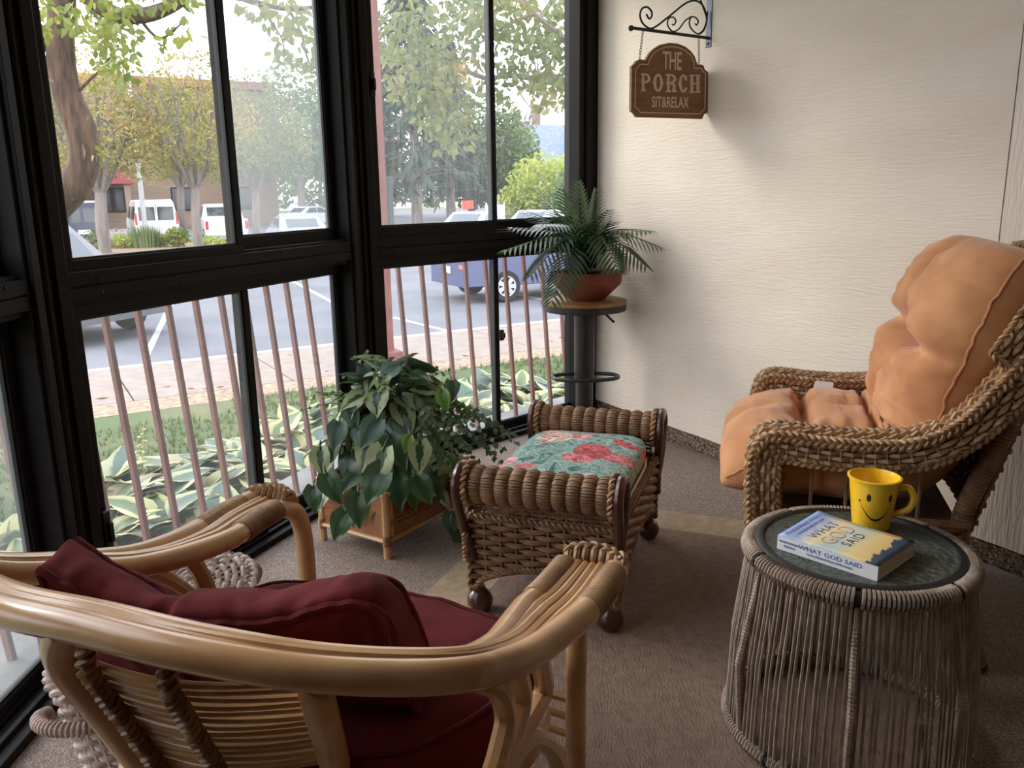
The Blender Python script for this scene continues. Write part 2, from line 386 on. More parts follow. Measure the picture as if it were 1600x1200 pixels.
strip('parking_lot', 0.12, 260, GZ - 0.42, GZ - 0.12, m_asph, -260, 260)
strip('kerb', -0.05, 0.14, GZ - 0.3, GZ + 0.012, m_kerb)
strip('bare_soil_strip', -2.5, -1.96, GZ - .2, GZ + .004, m_mulch)
sw = empty('sidewalk', CP + Vector((0, 0, GZ))); tag(sw, kind='structure')
for i in range(-9, 10):
    a = i * 1.7 + 0.4
    MB().obox(CP + CD * (a + 0.008) + CN * -1.96 + Vector((0, 0, GZ - 0.2)), CD * 1.684, CN * 1.905, (0, 0, 0.21)).build('paving_slab', m_side, sw, smooth=False, bevel=0.006)
lot = bpy.data.objects['parking_lot']
for (x0, y0, x1, y1) in ((228, 556, 270, 470), (700, 517, 615, 496), (548, 487, 455, 438), (860, 470, 700, 440), (350, 440, 372, 410)):
    a, b = gp(x0, y0, GZ - .118), gp(x1, y1, GZ - .118); d = (b - a); t = Vector((-d.y, d.x, 0)).normalized() * 0.05
    MB().add([a - t, b - t, b + t, a + t], [(0, 1, 2, 3)]).build('painted_line', m_paint, lot, smooth=False)
# grass tufts on the near lawn
rg = random.Random(3); mb = MB()
for i in range(9000):
    s = rg.uniform(-7, 5); d = rg.uniform(-6.2, -2.45); p = CP + CD * s + CN * d
    if (p - gp(602, 576)).length < .45: continue
    if noise.noise(p * 0.7) < -0.12 and d > -3: continue
    a = rg.uniform(0, 2 * pi); h = rg.uniform(0.03, 0.075)
    for k in range(3):
        a2 = a + k * 2.1; e = Vector((cos(a2), sin(a2), 0)); q = p + e * 0.01 + Vector((0, 0, GZ - 0.005)); w = Vector((-e.y, e.x, 0)) * 0.008
        mb.add([q - w, q + w, q + e * h * 0.6 + Vector((0, 0, h))], [(0, 1, 2)])
o = mb.build('grass', m_grass, smooth=False); tag(o, 'short green grass blades on the lawn beside the sidewalk', 'grass', kind='stuff')
# fallen leaves on walk and lawn: single dry leaves
m_dryleaf = mat('dry_fallen_leaf', lin((150, 100, 62)), lin((176, 130, 84)), rough=0.8, scale=9)
lm = MB().add([(-.05, 0, 0.004), (0, .028, .012), (.055, 0, .004), (0, -.028, .012), (0, 0, 0.0)], [(0, 4, 1), (1, 4, 2), (2, 4, 3), (3, 4, 0)]).mesh('dry_leaf'); lm.materials.append(m_dryleaf)
for i in range(26):
    s = rg.uniform(-4.5, 4.5); d = rg.choice([rg.uniform(-1.9, -0.1), rg.uniform(-1.9, -1.4)])
    p = CP + CD * s + CN * d + Vector((0, 0, GZ + 0.012))
    o = bpy.data.objects.new('fallen_leaf', lm); COL.objects.link(o); o.location = p; o.rotation_euler = (0, 0, rg.uniform(0, 6.28)); o.scale = (rg.uniform(.7, 1.3),) * 3
    tag(o, 'dry brown leaf lying on the sidewalk slabs', 'leaf', 'dry leaves fallen along the sidewalk')

# railing outside the windows: leaning pickets, each its own part
m_rail = mat('red_brown_painted_steel', lin((134, 92, 84)), lin((120, 80, 72)), rough=0.5, scale=12)
def railing(P0, D, N, Lg, label, sp=0.128, off=0.17, s0=0.03, lean=0.085):
    r = empty('balcony_railing', P0 - N * off + Vector((0, 0, -0.012))); tag(r, label, 'railing', 'railings outside the porch windows')
    out = -N
    def pt(s, z): return P0 + D * s + out * (off + lean * z) + Vector((0, 0, z))
    k = s0
    while k < Lg:
        a, b = pt(k, -0.02), pt(k, 0.93)
        MB().obox(a - D * 0.009 + out * -.009, D * 0.018, out * 0.018, b - a).build('picket', m_rail, r, smooth=False, bevel=0.002)
        k += sp
    MB().obox(pt(0, .92) - out * .022, D * Lg, out * 0.044, (0, 0, 0.045)).build('top_rail', m_rail, r, smooth=False, bevel=0.004)
railing(VA, DB, NB, 1.47 + 0.06, 'red-brown picket railing outside the middle window bay', s0=0.045)
railing(V2, DC, NC, LC + 0.3, 'red-brown picket railing outside the window bay beside the wall', s0=0.11, sp=0.133)
railing(VA - DA * 1.46, DA, NA, 1.44, 'red-brown picket railing outside the window bay behind the rattan chair')
# porch column by the walk
m_col = mat('red_painted_column', lin((128, 74, 68)), lin((112, 62, 58)), rough=0.7, scale=8)
cp = gp(602, 576)
col = empty('porch_column', cp); tag(col, 'tall dark red square porch column standing beside the sidewalk', 'column')
MB().box(cp + Vector((0, 0, 2.6)), (0.19, 0.19, 5.2), 0.5).build('shaft', m_col, col, smooth=False, bevel=0.01)
MB().box(cp + Vector((0, 0, 0.11)), (0.36, 0.36, 0.24), 0.5).build('plinth', m_col, col, smooth=False, bevel=0.015)
MB().obox(cp + Vector((0.08, 0.08, 1.35)), (0.10, 0.05, 0), (-.04, .08, 0), (0, 0, .95)).build('junction_box', mat('dark_green_box', lin((52, 66, 62)), rough=.5), col, smooth=False, bevel=.01)

# hostas: broad variegated leaves, each leaf a part
def leafmat(name, c_in, c_edge, band=0.6, rough=0.45, trans=0.2, streak=0.0, ns=14):
    """colour follows the leaf's own cross position (u stored as vertex colour 'edge')"""
    m = bpy.data.materials.new(name); m.use_nodes = True
    N = m.node_tree.nodes; L = m.node_tree.links; b = N['Principled BSDF']; b.inputs['Roughness'].default_value = rough
    at = N.new('ShaderNodeAttribute'); at.attribute_name = 'edge'
    t = N.new('ShaderNodeTexCoord'); nz = N.new('ShaderNodeTexNoise'); nz.inputs['Scale'].default_value = ns
    mp = N.new('ShaderNodeMapping'); mp.inputs['Scale'].default_value = (0.5, 2.5, 1)
    ad = N.new('ShaderNodeMath'); ad.operation = 'MULTIPLY_ADD'; ad.inputs[1].default_value = 0.5 + streak
    cr = N.new('ShaderNodeValToRGB'); e = cr.color_ramp.elements; e[0].color = (*c_in, 1); e[1].color = (*c_edge, 1); e[0].position = band + .12; e[1].position = band + 0.24
    L.new(t.outputs['Object'], mp.inputs[0]); L.new(mp.outputs[0], nz.inputs['Vector'])
    L.new(nz.outputs[0], ad.inputs[0]); L.new(at.outputs['Fac'], ad.inputs[2]); L.new(ad.outputs[0], cr.inputs[0]); L.new(cr.outputs[0], b.inputs['Base Color'])
    tr = N.new('ShaderNodeBsdfTranslucent'); mx = N.new('ShaderNodeMixShader'); mx.inputs[0].default_value = trans
    L.new(cr.outputs[0], tr.inputs[0]); L.new(b.outputs[0], mx.inputs[1]); L.new(tr.outputs[0], mx.inputs[2]); L.new(mx.outputs[0], N['Material Output'].inputs[0])
    return m
def leaf_mesh(name, L, Wd, mt, droop=0.3, fold=0.25, nu=8, nv=6, heart=0.0, tipk=1.6, wave=0.03, petiole=0.0, ridge=0.0):
    mb = MB(); edge = []
    def wid(u): return Wd * (sin(pi * min(1, u ** 0.62)) ** 0.85) * (1 - 0.25 * u ** tipk) if u > 0 else (heart * Wd)
    vs = []; fs = []
    for i in range(nu + 1):
        u = i / nu; w = max(wid(u), 0.002) if 0 < i < nu else (0.004 if i == nu else max(0.004, heart * Wd))
        for j in range(nv + 1):
            v = j / nv * 2 - 1
            back = -heart * L * 0.22 * abs(v) * (1 - u) ** 3
            x = L * (u - 0.18 * droop * u * u) + back
            z = -droop * L * u * u * 0.6 + abs(v) * w * fold + wave * L * sin(u * 9 + j) * abs(v) + ridge * (0.004 if j % 2 else 0)
            vs.append((x, v * w, z)); edge.append(abs(v) if u < 0.85 else max(abs(v), (u - .7) * 2.2))
    for i in range(nu):
        for j in range(nv):
            a = i * (nv + 1) + j; fs.append((a, a + nv + 1, a + nv + 2, a + 1))
    mb.add(vs, fs)
    if petiole:
        n0 = len(mb.v); mb.tube([(-petiole, 0, -petiole * 0.25), (-petiole * .5, 0, -petiole * .06), (0.01, 0, 0)], 0.0035, 5); edge += [0] * (len(mb.v) - n0)
    m = mb.mesh(name); ca = m.color_attributes.new('edge', 'FLOAT_COLOR', 'POINT')
    for i, e in enumerate(edge): ca.data[i].color = (e, e, e, 1)
    m.materials.append(mt); return m
h_green = leafmat('hosta_leaf_blue_green_cream_edge', lin((84, 104, 90)), lin((158, 160, 124)), 0.72)
h_gold = leafmat('hosta_leaf_gold_edge', lin((100, 118, 84)), lin((178, 172, 122)), 0.58)
h_pale = leafmat('hosta_leaf_faded', lin((116, 126, 102)), lin((170, 162, 130)), 0.55)
HL = [leaf_mesh('hosta_leaf', 0.42, 0.165, h_green, droop=.55, fold=.22, ridge=1), leaf_mesh('hosta_leaf', 0.40, 0.15, h_gold, droop=.5, fold=.3, ridge=1), leaf_mesh('hosta_leaf', 0.38, 0.13, h_pale, droop=.75, fold=.35, wave=.06), leaf_mesh('hosta_leaf', 0.44, 0.17, h_green, droop=.35, fold=.15, ridge=1)]
m_stalk = mat('pale_flower_stalk', lin((176, 170, 120)), lin((140, 146, 92)), rough=.6, scale=20)
def hosta(p, seed, label, n=15, scale=1.0, stalk=False):
    r = random.Random(seed); root = empty('hosta_plant', p); tag(root, label, 'plant', 'hostas growing outside the windows')
    for k in range(n):
        ring = 0 if k < n * 0.35 else (1 if k < n * .72 else 2)
        a = k * 2.399 + r.uniform(-.3, .3); el = (.75, 0.42, 0.08)[ring] + r.uniform(-.15, .15); rad = (0.05, .12, .17)[ring] * scale; h = (0.44, .34, .2)[ring] * scale * r.uniform(.85, 1.12)
        e = Vector((cos(a), sin(a), 0)); base = e * rad + Vector((0, 0, h))
        mt = Matrix.Translation(base) @ orient(e * cos(el) + Vector((0, 0, sin(el))), Vector((0, 0, 1)) + e * -.2 + Vector((r.uniform(-.3, .3), r.uniform(-.3, .3), 0))).to_4x4() @ Matrix.Scale(scale * r.uniform(.8, 1.15), 4)
        inst(HL[r.choice((0, 0, 1, 1, 2, 3))], 'leaf', root, mt)
    mb = MB()
    for k in range(7):
        a = k * .9; mb.tube([p + Vector((cos(a) * .02, sin(a) * .02, -.02)), p + Vector((cos(a) * .07, sin(a) * .07, .2 * scale)), p + Vector((cos(a) * .13, sin(a) * .13, .36 * scale))], 0.008, 5)
    mb.build('stems', m_stalk, root)
    if stalk:
        mb = MB(); q = p + Vector((.02, .03, 0)); t = [q + Vector((0.05 * i / 6, 0.02 * i, 0.95 * scale * i / 6)) for i in range(7)]
        mb.tube(t, [0.007 - .0007 * i for i in range(7)], 6)
        for i in range(12):
            z = 0.62 + i * .028; c = q + Vector((.05 * z, .1 * z, z * scale * .97)); a = i * 2.4
            mb.tube([c, c + Vector((cos(a) * .03, sin(a) * .03, -.006))], [.004, .009], 5)
        mb.build('flower_stalk', m_stalk, root)
    return root
hs = []
place = ['right below the middle window sill', 'beside the lawn edge', 'in the second row from the porch wall', 'half hidden behind its neighbours']
tall = [(170, 905, 4.0), (260, 880, 4.2), (205, 800, 4.75), (330, 830, 4.7), (390, 790, 5.1), (290, 765, 5.0), (430, 730, 5.7), (375, 735, 5.5), (470, 745, 5.5), (345, 905, 4.1), (440, 840, 4.6), (180, 850, 4.45), (60, 880, 3.5), (20, 800, 3.9), (30, 960, 3.0), (100, 960, 3.3), (-30, 900, 3.2), (470, 690, 6.1), (490, 800, 5.0), (150, 800, 4.8), (250, 820, 4.6)]
for i, (x, y, Y) in enumerate(tall):
    p = ondepth(x, y, Y); p.z = GZ
    hosta(p, i, ('cream-edged hosta with a pale flower stalk growing outside the middle bay' if i in (2, 7, 8) else 'cream-edged hosta in the bed outside the middle window bay') if i < 12 or i > 16 else 'cream-edged hosta outside the window bay behind the rattan chair', n=24, scale=.80, stalk=i in (2, 7, 8))
right = [(690, 640, 6.3), (735, 615, 6.7), (780, 640, 6.4), (825, 625, 6.7), (860, 600, 7.1), (815, 590, 7.3), (760, 600, 7.2), (880, 625, 6.8), (845, 650, 6.2), (700, 600, 7.0), (905, 590, 7.3)]
for i, (x, y, Y) in enumerate(right):
    p = ondepth(x, y, Y); p.z = GZ
    hosta(p, 40 + i, 'gold-edged hosta in the bed outside the bay beside the wall', n=22, scale=.76)

# ---------------- trees
m_bark = mat('flaking_orange_bark', lin((104, 76, 58)), lin((54, 41, 34)), rough=0.9, scale=13, stretch=(2.2, 2.2, 0.5), bump=1.0, bscale=24, bstretch=(2.2, 2.2, 0.6), c3=lin((150, 118, 94)))
m_bark2 = mat('grey_bark', lin((140, 128, 120)), lin((108, 98, 92)), rough=0.9, scale=2, stretch=(2, 2, .4), bump=.6, bscale=6)
m_leafA = mat('yellow_green_leaf', lin((92, 112, 42)), lin((148, 148, 56)), rough=.5, scale=2.5, trans=0.35)
m_leafB = mat('dull_green_leaf', lin((96, 112, 66)), lin((142, 138, 84)), rough=.6, scale=1.2, trans=0.35, c3=lin((186, 140, 66)))
m_leafC = mat('autumn_leaf', lin((104, 114, 66)), lin((162, 150, 82)), rough=.6, scale=.5, trans=.35, c3=lin((176, 126, 78)), lo=.38, hi=.56)
m_conif = mat('dark_conifer_needles', lin((44, 60, 48)), lin((64, 80, 60)), rough=.8, scale=.6, trans=.2)
m_farleaf = mat('green_far_leaf', lin((92, 116, 76)), lin((132, 146, 92)), rough=.8, scale=.3, trans=.3)
m_yelleaf = mat('lime_bush_leaf', lin((150, 168, 78)), lin((186, 190, 98)), rough=.7, scale=.5, trans=.35)
def leaf_cloud(blobs, n, size, rnd, shell=0.5, long=1.6):
    mb = MB(); tot = sum(b[1] * b[2] * b[3] if len(b) > 2 else b[1] ** 3 for b in blobs)
    for b in blobs:
        c = Vector(b[0]); sc = b[1:4] if len(b) > 2 else (b[1],) * 3
        k = int(n * (sc[0] * sc[1] * sc[2]) / tot)
        for i in range(k):
            d = Vector((rnd.gauss(0, 1), rnd.gauss(0, 1), rnd.gauss(0, 1))).normalized() * (shell + (1 - shell) * rnd.random()) ** 0.6
            p = c + Vector((d.x * sc[0], d.y * sc[1], d.z * sc[2]))
            e = Vector((rnd.gauss(0, 1), rnd.gauss(0, 1), rnd.gauss(0, .7))).normalized(); f = e.orthogonal().normalized()
            f = (f * cos(i) + e.cross(f) * sin(i)); L = size * rnd.uniform(.7, 1.3); w = L / long / 2
            mb.add([p - e * L / 2, p + f * w, p + e * L / 2, p - f * w], [(0, 1, 2, 3)])
    return mb
def limb(mb, path, r0, r1, n=8, sm=5, wob=0.0, seed=0):
    P = catmull(path, sm)
    if wob:
        P = [p + Vector((noise.noise(p * 2 + Vector((seed, 0, 0))), noise.noise(p * 2 + Vector((0, seed, 9))), 0)) * wob for p in P]
    N = len(P); mb.tube(P, [lerp(r0, r1, i / (N - 1)) * (1 + .08 * noise.noise(P[i] * 5)) for i in range(N)], n)
# near gnarled tree, trunk bowed, about 5.5 m out
def npx(x, y, Y=5.3): return ondepth(x, y, Y)
nb = npx(-60, 800); nb.z = GZ
nt = empty('gnarled_tree', nb); tag(nt, 'near tree with bowed flaking brown trunk and yellow-green leaves', 'tree')
mb = MB()
limb(mb, [nb - Vector((0, 0, .1)), npx(-60, 640), npx(-40, 500), npx(5, 410), npx(55, 352), npx(92, 318), npx(118, 282), npx(128, 240), npx(122, 195), npx(104, 150), npx(92, 95), npx(90, 30), npx(94, -60), npx(100, -220)], 0.115, 0.068, 12, 6, wob=.03)
mb.build('trunk', m_bark, nt)
mb = MB()
limb(mb, [npx(92, 40), npx(60, 70), npx(40, 82), npx(10, 60)], .06, .035, 8)
limb(mb, [npx(96, -40), npx(170, 18), npx(215, 25), npx(262, 12), npx(310, -20), npx(380, -90)], .055, .03, 8)
limb(mb, [npx(115, 145), npx(122, 143), npx(140, 125), npx(160, 105), npx(175, 85)], .012, .005, 5)
limb(mb, [npx(118, 143), npx(112, 110), npx(116, 70), npx(110, 30)], .010, .004, 5)
limb(mb, [npx(215, 25), npx(250, 60), npx(290, 30)], .012, .004, 5)
limb(mb, [npx(310, -20, 4.6), npx(370, -6, 4.3), npx(400, 4, 4.2), npx(450, 14, 4.2), npx(500, 10, 4.2)], .02, .008, 6)
limb(mb, [npx(450, 14, 4.2), npx(470, 50, 4.2), npx(480, 90, 4.2), npx(495, 120, 4.2)], .008, .003, 5)
limb(mb, [npx(400, 4, 4.2), npx(420, 30, 4.2), npx(440, 60, 4.2), npx(445, 90, 4.2)], .007, .003, 5)
mb.build('branches', m_bark, nt)
rn = random.Random(11)
def pxleaves(mb, cx, cy, rx, ry, Y, dY, n, size, rnd):
    for i in range(n):
        a = rnd.uniform(0, 2 * pi); q = sqrt(rnd.random()); p = ondepth(cx + cos(a) * q * rx, cy + sin(a) * q * ry, Y + rnd.uniform(-dY, dY))
        e = Vector((rnd.gauss(0, .6), rnd.gauss(0, .6), -abs(rnd.gauss(.5, .5)))).normalized(); f = e.cross(Vector((rnd.gauss(0, 1), rnd.gauss(0, 1), rnd.gauss(0, .4)))).normalized(); L = size * rnd.uniform(.7, 1.25); w = L * .27; h = e.cross(f) * L * .08
        mb.add([p, p + e * L * .35 + f * w + h, p + e * L * .75 + f * w * .7 + h, p + e * L, p + e * L * .75 - f * w * .7 + h, p + e * L * .35 - f * w + h, p + e * L * .5], [(0, 1, 6), (1, 2, 6), (2, 3, 6), (3, 4, 6), (4, 5, 6), (5, 0, 6)])
mb = MB()
for (cx, cy, rx, ry, n) in ((150, 30, 60, 35, 130), (180, 70, 40, 40, 80), (165, 110, 22, 25, 22), (62, 35, 30, 40, 40), (60, 110, 15, 20, 6), (230, -10, 70, 30, 60), (300, -20, 60, 30, 40), (195, 110, 18, 22, 14), (285, 45, 30, 25, 14), (152, 240, 6, 18, 4), (158, 238, 5, 5, 2), (140, 180, 6, 6, 2), (250, 60, 20, 14, 6)):
    pxleaves(mb, cx, cy, rx, ry, 5.2, .5, int(n * 1.5), .062, rn)
for (cx, cy, rx, ry, n) in ((430, 20, 50, 22, 46), (475, 60, 30, 45, 46), (440, 60, 22, 40, 28), (490, 110, 14, 22, 14), (395, 5, 30, 12, 14), (455, -30, 60, 20, 20)):
    pxleaves(mb, cx, cy, rx, ry, 4.2, .3, int(n * 1.2), .055, rn)
mb.build('leaves', m_leafA, nt, kind='stuff')
# branchy tree whose trunk stands behind the right wall
bt0 = ondepth(985, 600, 12.5); bt0.z = GZ
bt = empty('spreading_tree', bt0); tag(bt, 'spreading green-leaved tree overhanging from behind the siding wall', 'tree')
mb = MB(); limb(mb, [bt0 - Vector((0, 0, .1)), bt0 + Vector((0, 0, 2)), bt0 + Vector((-.2, 0, 4)), bt0 + Vector((-.1, .1, 6))], .2, .1, 10); mb.build('trunk', m_bark2, bt)
def bpx(x, y, Y=12): return ondepth(x, y, Y)
mb = MB(); fork = bt0 + Vector((-.15, 0, 3.2))
for path, r in (([fork, bpx(930, 110), bpx(880, 60), bpx(835, 20), bpx(800, -30)], .08), ([fork, bpx(930, 150), bpx(870, 130), bpx(800, 118), bpx(757, 122), bpx(700, 100), bpx(650, 112)], .06), ([bpx(870, 130), bpx(850, 90), bpx(840, 40), bpx(860, 0)], .04), ([bpx(757, 122), bpx(690, 95), bpx(640, 60), bpx(600, 40)], .035), ([bpx(835, 20), bpx(790, 40), bpx(760, 60), bpx(720, 90)], .03), ([bpx(700, 100), bpx(690, 150), bpx(700, 200)], .015), ([bpx(800, 118), bpx(815, 150), bpx(830, 170)], .015), ([bpx(880, 60), bpx(860, 100), bpx(870, 150)], .02)):
    limb(mb, path, r, r * .3, 6, 4)
mb.build('branches', m_bark2, bt)
mb = MB()
for (cx, cy, rx, ry, n) in ((690, 60, 90, 60, 420), (690, 150, 55, 60, 330), (700, 205, 40, 35, 130), (660, 120, 60, 50, 220), (820, 30, 70, 50, 330), (840, 100, 55, 50, 260), (860, 145, 30, 30, 90), (780, 130, 30, 35, 70), (620, 60, 40, 60, 110), (880, 60, 40, 80, 160), (760, 20, 60, 40, 150), (650, -20, 120, 30, 120)):
    pxleaves(mb, cx, cy, rx, ry, 12, 1.0, n, .13, rn)
mb.build('leaves', m_leafB, bt, kind='stuff')

def broadleaf(name, label, x, Yd, h, trunk_r, blobs, mt, n, size, barkm, base=None, limbs=(), group='trees across the parking lot'):
    b = ondepth(x, 340, Yd); b.z = GZ - .12
    if base: b = base
    root = empty(name, b); tag(root, label, 'tree', group)
    mb = MB(); limb(mb, [b - Vector((0, 0, .2)), b + Vector((0, 0, h * .18)), b + Vector((.1, 0, h * .34))], trunk_r, trunk_r * .8, 10); mb.build('trunk', barkm, root)
    mb = MB(); rr = random.Random(x); k = b + Vector((.08, 0, h * .32))
    for i in range(9):
        a = i * 2.4; L = h * rr.uniform(.35, .62); e = Vector((cos(a) * .6, sin(a) * .6, 1)).normalized() if i else Vector((.1, 0, 1))
        limb(mb, [k, k + e * L * .4, k + (e + Vector((0, 0, .25))).normalized() * L], trunk_r * .45, trunk_r * .1, 6, 4)
        for j in range(3):
            q = k + e * L * rr.uniform(.4, .9); g = (e + Vector((rr.uniform(-.7, .7), rr.uniform(-.7, .7), .2))).normalized()
            limb(mb, [q, q + g * L * .3, q + g * L * .5 + Vector((0, 0, .1))], trunk_r * .16, trunk_r * .05, 5, 3)
    mb.build('branches', barkm, root)
    leaf_cloud([(b + Vector(c), *s) for c, *s in blobs], n, size, rr).build('foliage', mt, root, smooth=False, kind='stuff')
    return root
aut = [((0, 0, 5.0), 2.9, 2.6, 1.9), ((-1.5, .3, 3.9), 1.7, 1.6, 1.1), ((1.5, -.2, 4.0), 1.7, 1.6, 1.2), ((.2, 0, 6.6), 1.7, 1.6, 1.3), ((-.8, 0, 5.9), 1.5, 1.5, 1.2)]
broadleaf('autumn_tree', 'young autumn tree with forked trunk standing left of the white van', 158, 33, 7.2, .26, aut, m_leafC, 5200, .155, m_bark2)
broadleaf('autumn_tree', 'autumn tree with slender forked trunk between white van and pickup truck', 306, 34, 7.6, .21, aut, m_leafC, 5200, .155, m_bark2)
broadleaf('autumn_tree', 'autumn tree further back, trunk rising just beside the white van', 284, 44, 8.2, .22, aut, m_leafC, 5200, .155, m_bark2)
broadleaf('autumn_tree', 'orange-tinged autumn tree close to the building canopy', 75, 38, 7.6, .2, aut, m_leafC, 5200, .155, m_bark2)
broadleaf('autumn_tree', 'autumn tree seen through the hazy pane, before the building corner', 400, 40, 7.2, .2, aut, m_leafB, 4200, .17, m_bark2)
gr = [((0, 0, 6.5), 4.2, 4, 3.2), ((-2.4, 0, 5), 2.6, 2.4, 2.2), ((2.5, 0, 5.2), 2.8, 2.6, 2.2), ((.3, 0, 9.5), 2.6, 2.5, 2.2)]
broadleaf('street_tree', 'grey-green tree standing by the road behind the silver car', 473, 62, 11, .32, gr, m_farleaf, 3600, .42, m_bark2, group='trees along the road')
broadleaf('street_tree', 'tall grey-green tree further along the road', 520, 80, 13, .3, [((c[0][0], c[0][1], c[0][2] * 1.1),) + c[1:] for c in gr], m_farleaf, 3200, .45, m_bark2, group='trees along the road')
broadleaf('street_tree', 'grey-green tree behind the building corner', 430, 95, 14, .3, [((c[0][0], c[0][1], c[0][2] * 1.15),) + c[1:] for c in gr], m_farleaf, 2800, .5, m_bark2, group='trees along the road')
broadleaf('street_tree', 'rounded dark green tree left of the blue-roofed house', 787, 78, 11, .35, [((0, 0, 6.0), 3.4, 3.4, 3.4), ((-.5, 0, 8.6), 2.4, 2.4, 2.2), ((.8, 0, 4.2), 3, 3, 2.4)], m_farleaf, 4200, .42, m_bark2, group='trees along the road')
broadleaf('street_tree', 'low dark green tree beside the conifer row', 738, 80, 9, .35, [((0, 0, 4.0), 3.2, 2.6, 3.4), ((-.6, 0, 6), 2.6, 2.4, 2.8)], m_conif, 3600, .45, m_bark2, group='trees along the road')
def conifer(x, Yd, H, R, label, n, seed):
    b = ondepth(x, 340, Yd); b.z = GZ - .12
    root = empty('conifer', b); tag(root, label, 'tree', 'conifers across the road')
    mb = MB(); mb.tube([b - Vector((0, 0, .2)), b + Vector((0, 0, H * .5)), b + Vector((0, 0, H))], [.42, .28, .05], 10); mb.build('trunk', m_bark2, root)
    r = random.Random(seed); mb = MB(); fo = MB()
    for i in range(n):
        t = r.random() ** .8; z = H * (.12 + .86 * t); rad = R * (1 - t) ** .75 * r.uniform(.75, 1.1); a = r.uniform(0, 2 * pi); e = Vector((cos(a), sin(a), 0)); dr = r.uniform(-.25, .1)
        p0 = b + Vector((0, 0, z)); p1 = p0 + e * rad * .55 + Vector((0, 0, rad * .06)); p2 = p0 + e * rad + Vector((0, 0, rad * dr))
        mb.tube([p0, p1, p2], [.05, .03, .012], 4)
        for k in range(12):
            u = r.uniform(.18, 1); q = p0.lerp(p1, u * 2) if u < .5 else p1.lerp(p2, u * 2 - 1)
            s = Vector((-e.y, e.x, 0)) * r.uniform(-.5, .5) + e * .25 + Vector((0, 0, r.uniform(-.75, -.1))); s = s.normalized() * r.uniform(.5, 1.05); w = s.cross(e).normalized() * .13
            fo.add([q - w, q + w, q + s + w * .3, q + s - w * .3], [(0, 1, 2, 3)])
    mb.build('boughs', m_bark2, root); fo.build('needles', m_conif, root, smooth=False, kind='stuff')
conifer(652, 62, 19, 4.6, 'tallest dark conifer with bare lower trunk beside the road', 330, 1)
conifer(600, 84, 17, 4.0, 'dark conifer half hidden by the red porch column', 260, 2)
conifer(705, 72, 15, 3.8, 'shorter dark conifer above the orange flags', 260, 3)
conifer(560, 90, 18, 4.4, 'dark conifer hidden partly by the window post', 220, 4)

# shrubs, boulder and bed
bedpts = [gp(110, 402, GZ - .1), gp(368, 394, GZ - .1), gp(368, 378, GZ - .1), gp(110, 383, GZ - .1)]
bd = MB().add([p + Vector((0, 0, .12)) for p in bedpts] + [p - Vector((0, 0, .1)) for p in bedpts], [(0, 1, 2, 3), (0, 4, 5, 1), (1, 5, 6, 2), (2, 6, 7, 3), (3, 7, 4, 0)]).build('planting_bed', m_mulch, smooth=False); tag(bd, kind='structure')
vg = MB().add([gp(x, y, GZ - .1) for x, y in ((520, 362), (440, 364), (500, 343), (560, 341))], [(0, 1, 2, 3)]).build('verge', m_lawn, smooth=False); tag(vg, kind='structure')
vg2 = MB().add([gp(x, y, GZ - .1) for x, y in ((380, 331), (930, 322), (930, 312), (380, 322))], [(0, 1, 2, 3)]).build('far_verge', m_dry, smooth=False); tag(vg2, kind='structure')
def shrub(x, y, label, mt, r=.5, h=.6, n=420, size=.13, spiky=False, seed=0):
    b = gp(x, y, GZ); rr = random.Random(seed + x); root = empty('shrub', b); tag(root, label, 'shrub', 'shrubs in the planting bed')
    if spiky:
        mb = MB()
        for i in range(n):
            a = rr.uniform(0, 6.28); q = sqrt(rr.random()) * r; p = b + Vector((cos(a) * q, sin(a) * q, 0)); e = Vector((cos(a) * .12, sin(a) * .12, h * rr.uniform(.7, 1.1))); w = Vector((-sin(a), cos(a), 0)) * .035
            mb.add([p - w, p + w, p + e], [(0, 1, 2)])
        mb.build('foliage', mt, root, smooth=False, kind='stuff')
    else:
        leaf_cloud([(b + Vector((0, 0, h * .55)), r, r, h * .55)], n, size, rr, shell=.2).build('foliage', mt, root, smooth=False, kind='stuff')
    mb = MB()
    for i in range(5): mb.tube([b - Vector((0, 0, .05)), b + Vector((cos(i * 1.3) * r * .5, sin(i * 1.3) * r * .5, h * .6))], [.02, .008], 5)
    mb.build('stems', m_bark2, root)
shrub(196, 388, 'rounded yellow-green shrub before the boulder', m_yelleaf, .55, .62)
shrub(229, 387, 'spiky grey-green shrub in front of the white van', m_farleaf, .62, .95, 420, spiky=True)
shrub(278, 386, 'bright green leafy shrub between the van and the slender tree', m_leafA, .55, .8, 420, .16)
shrub(256, 386, 'small lime shrub touching the bright green shrub', m_yelleaf, .25, .55, 200)
shrub(330, 388, 'low yellow-green shrub below the white pickup', m_yelleaf, .75, .5, 420)
shrub(150, 390, 'sparse green shrub at the foot of the forked autumn tree', m_farleaf, .5, .8, 200)
shrub(178, 349, 'dark evergreen shrub against the building wall', m_conif, 1.0, 2.3, 800, .2)
def bush(x, Yd, label, mt, rx, rz, n):
    b = ondepth(x, 340, Yd); b.z = GZ - .12; root = empty('bush', b); tag(root, label, 'bush'); rr = random.Random(x)
    leaf_cloud([(b + Vector((0, 0, rz)), rx, rx * .8, rz), (b + Vector((-rx * .6, 0, rz * .6)), rx * .6, rx * .6, rz * .6), (b + Vector((rx * .5, 0, rz * .8)), rx * .7, rx * .6, rz * .75)], n, .38, rr, .3).build('foliage', mt, root, smooth=False, kind='stuff')
    mb = MB(); [mb.tube([b, b + Vector((cos(i) * rx * .5, sin(i) * rx * .4, rz))], [.08, .03], 5) for i in range(6)]; mb.build('stems', m_bark2, root)
bush(855, 66, 'large lime-green bush in front of the blue-roofed house', m_yelleaf, 3.3, 2.6, 3400)
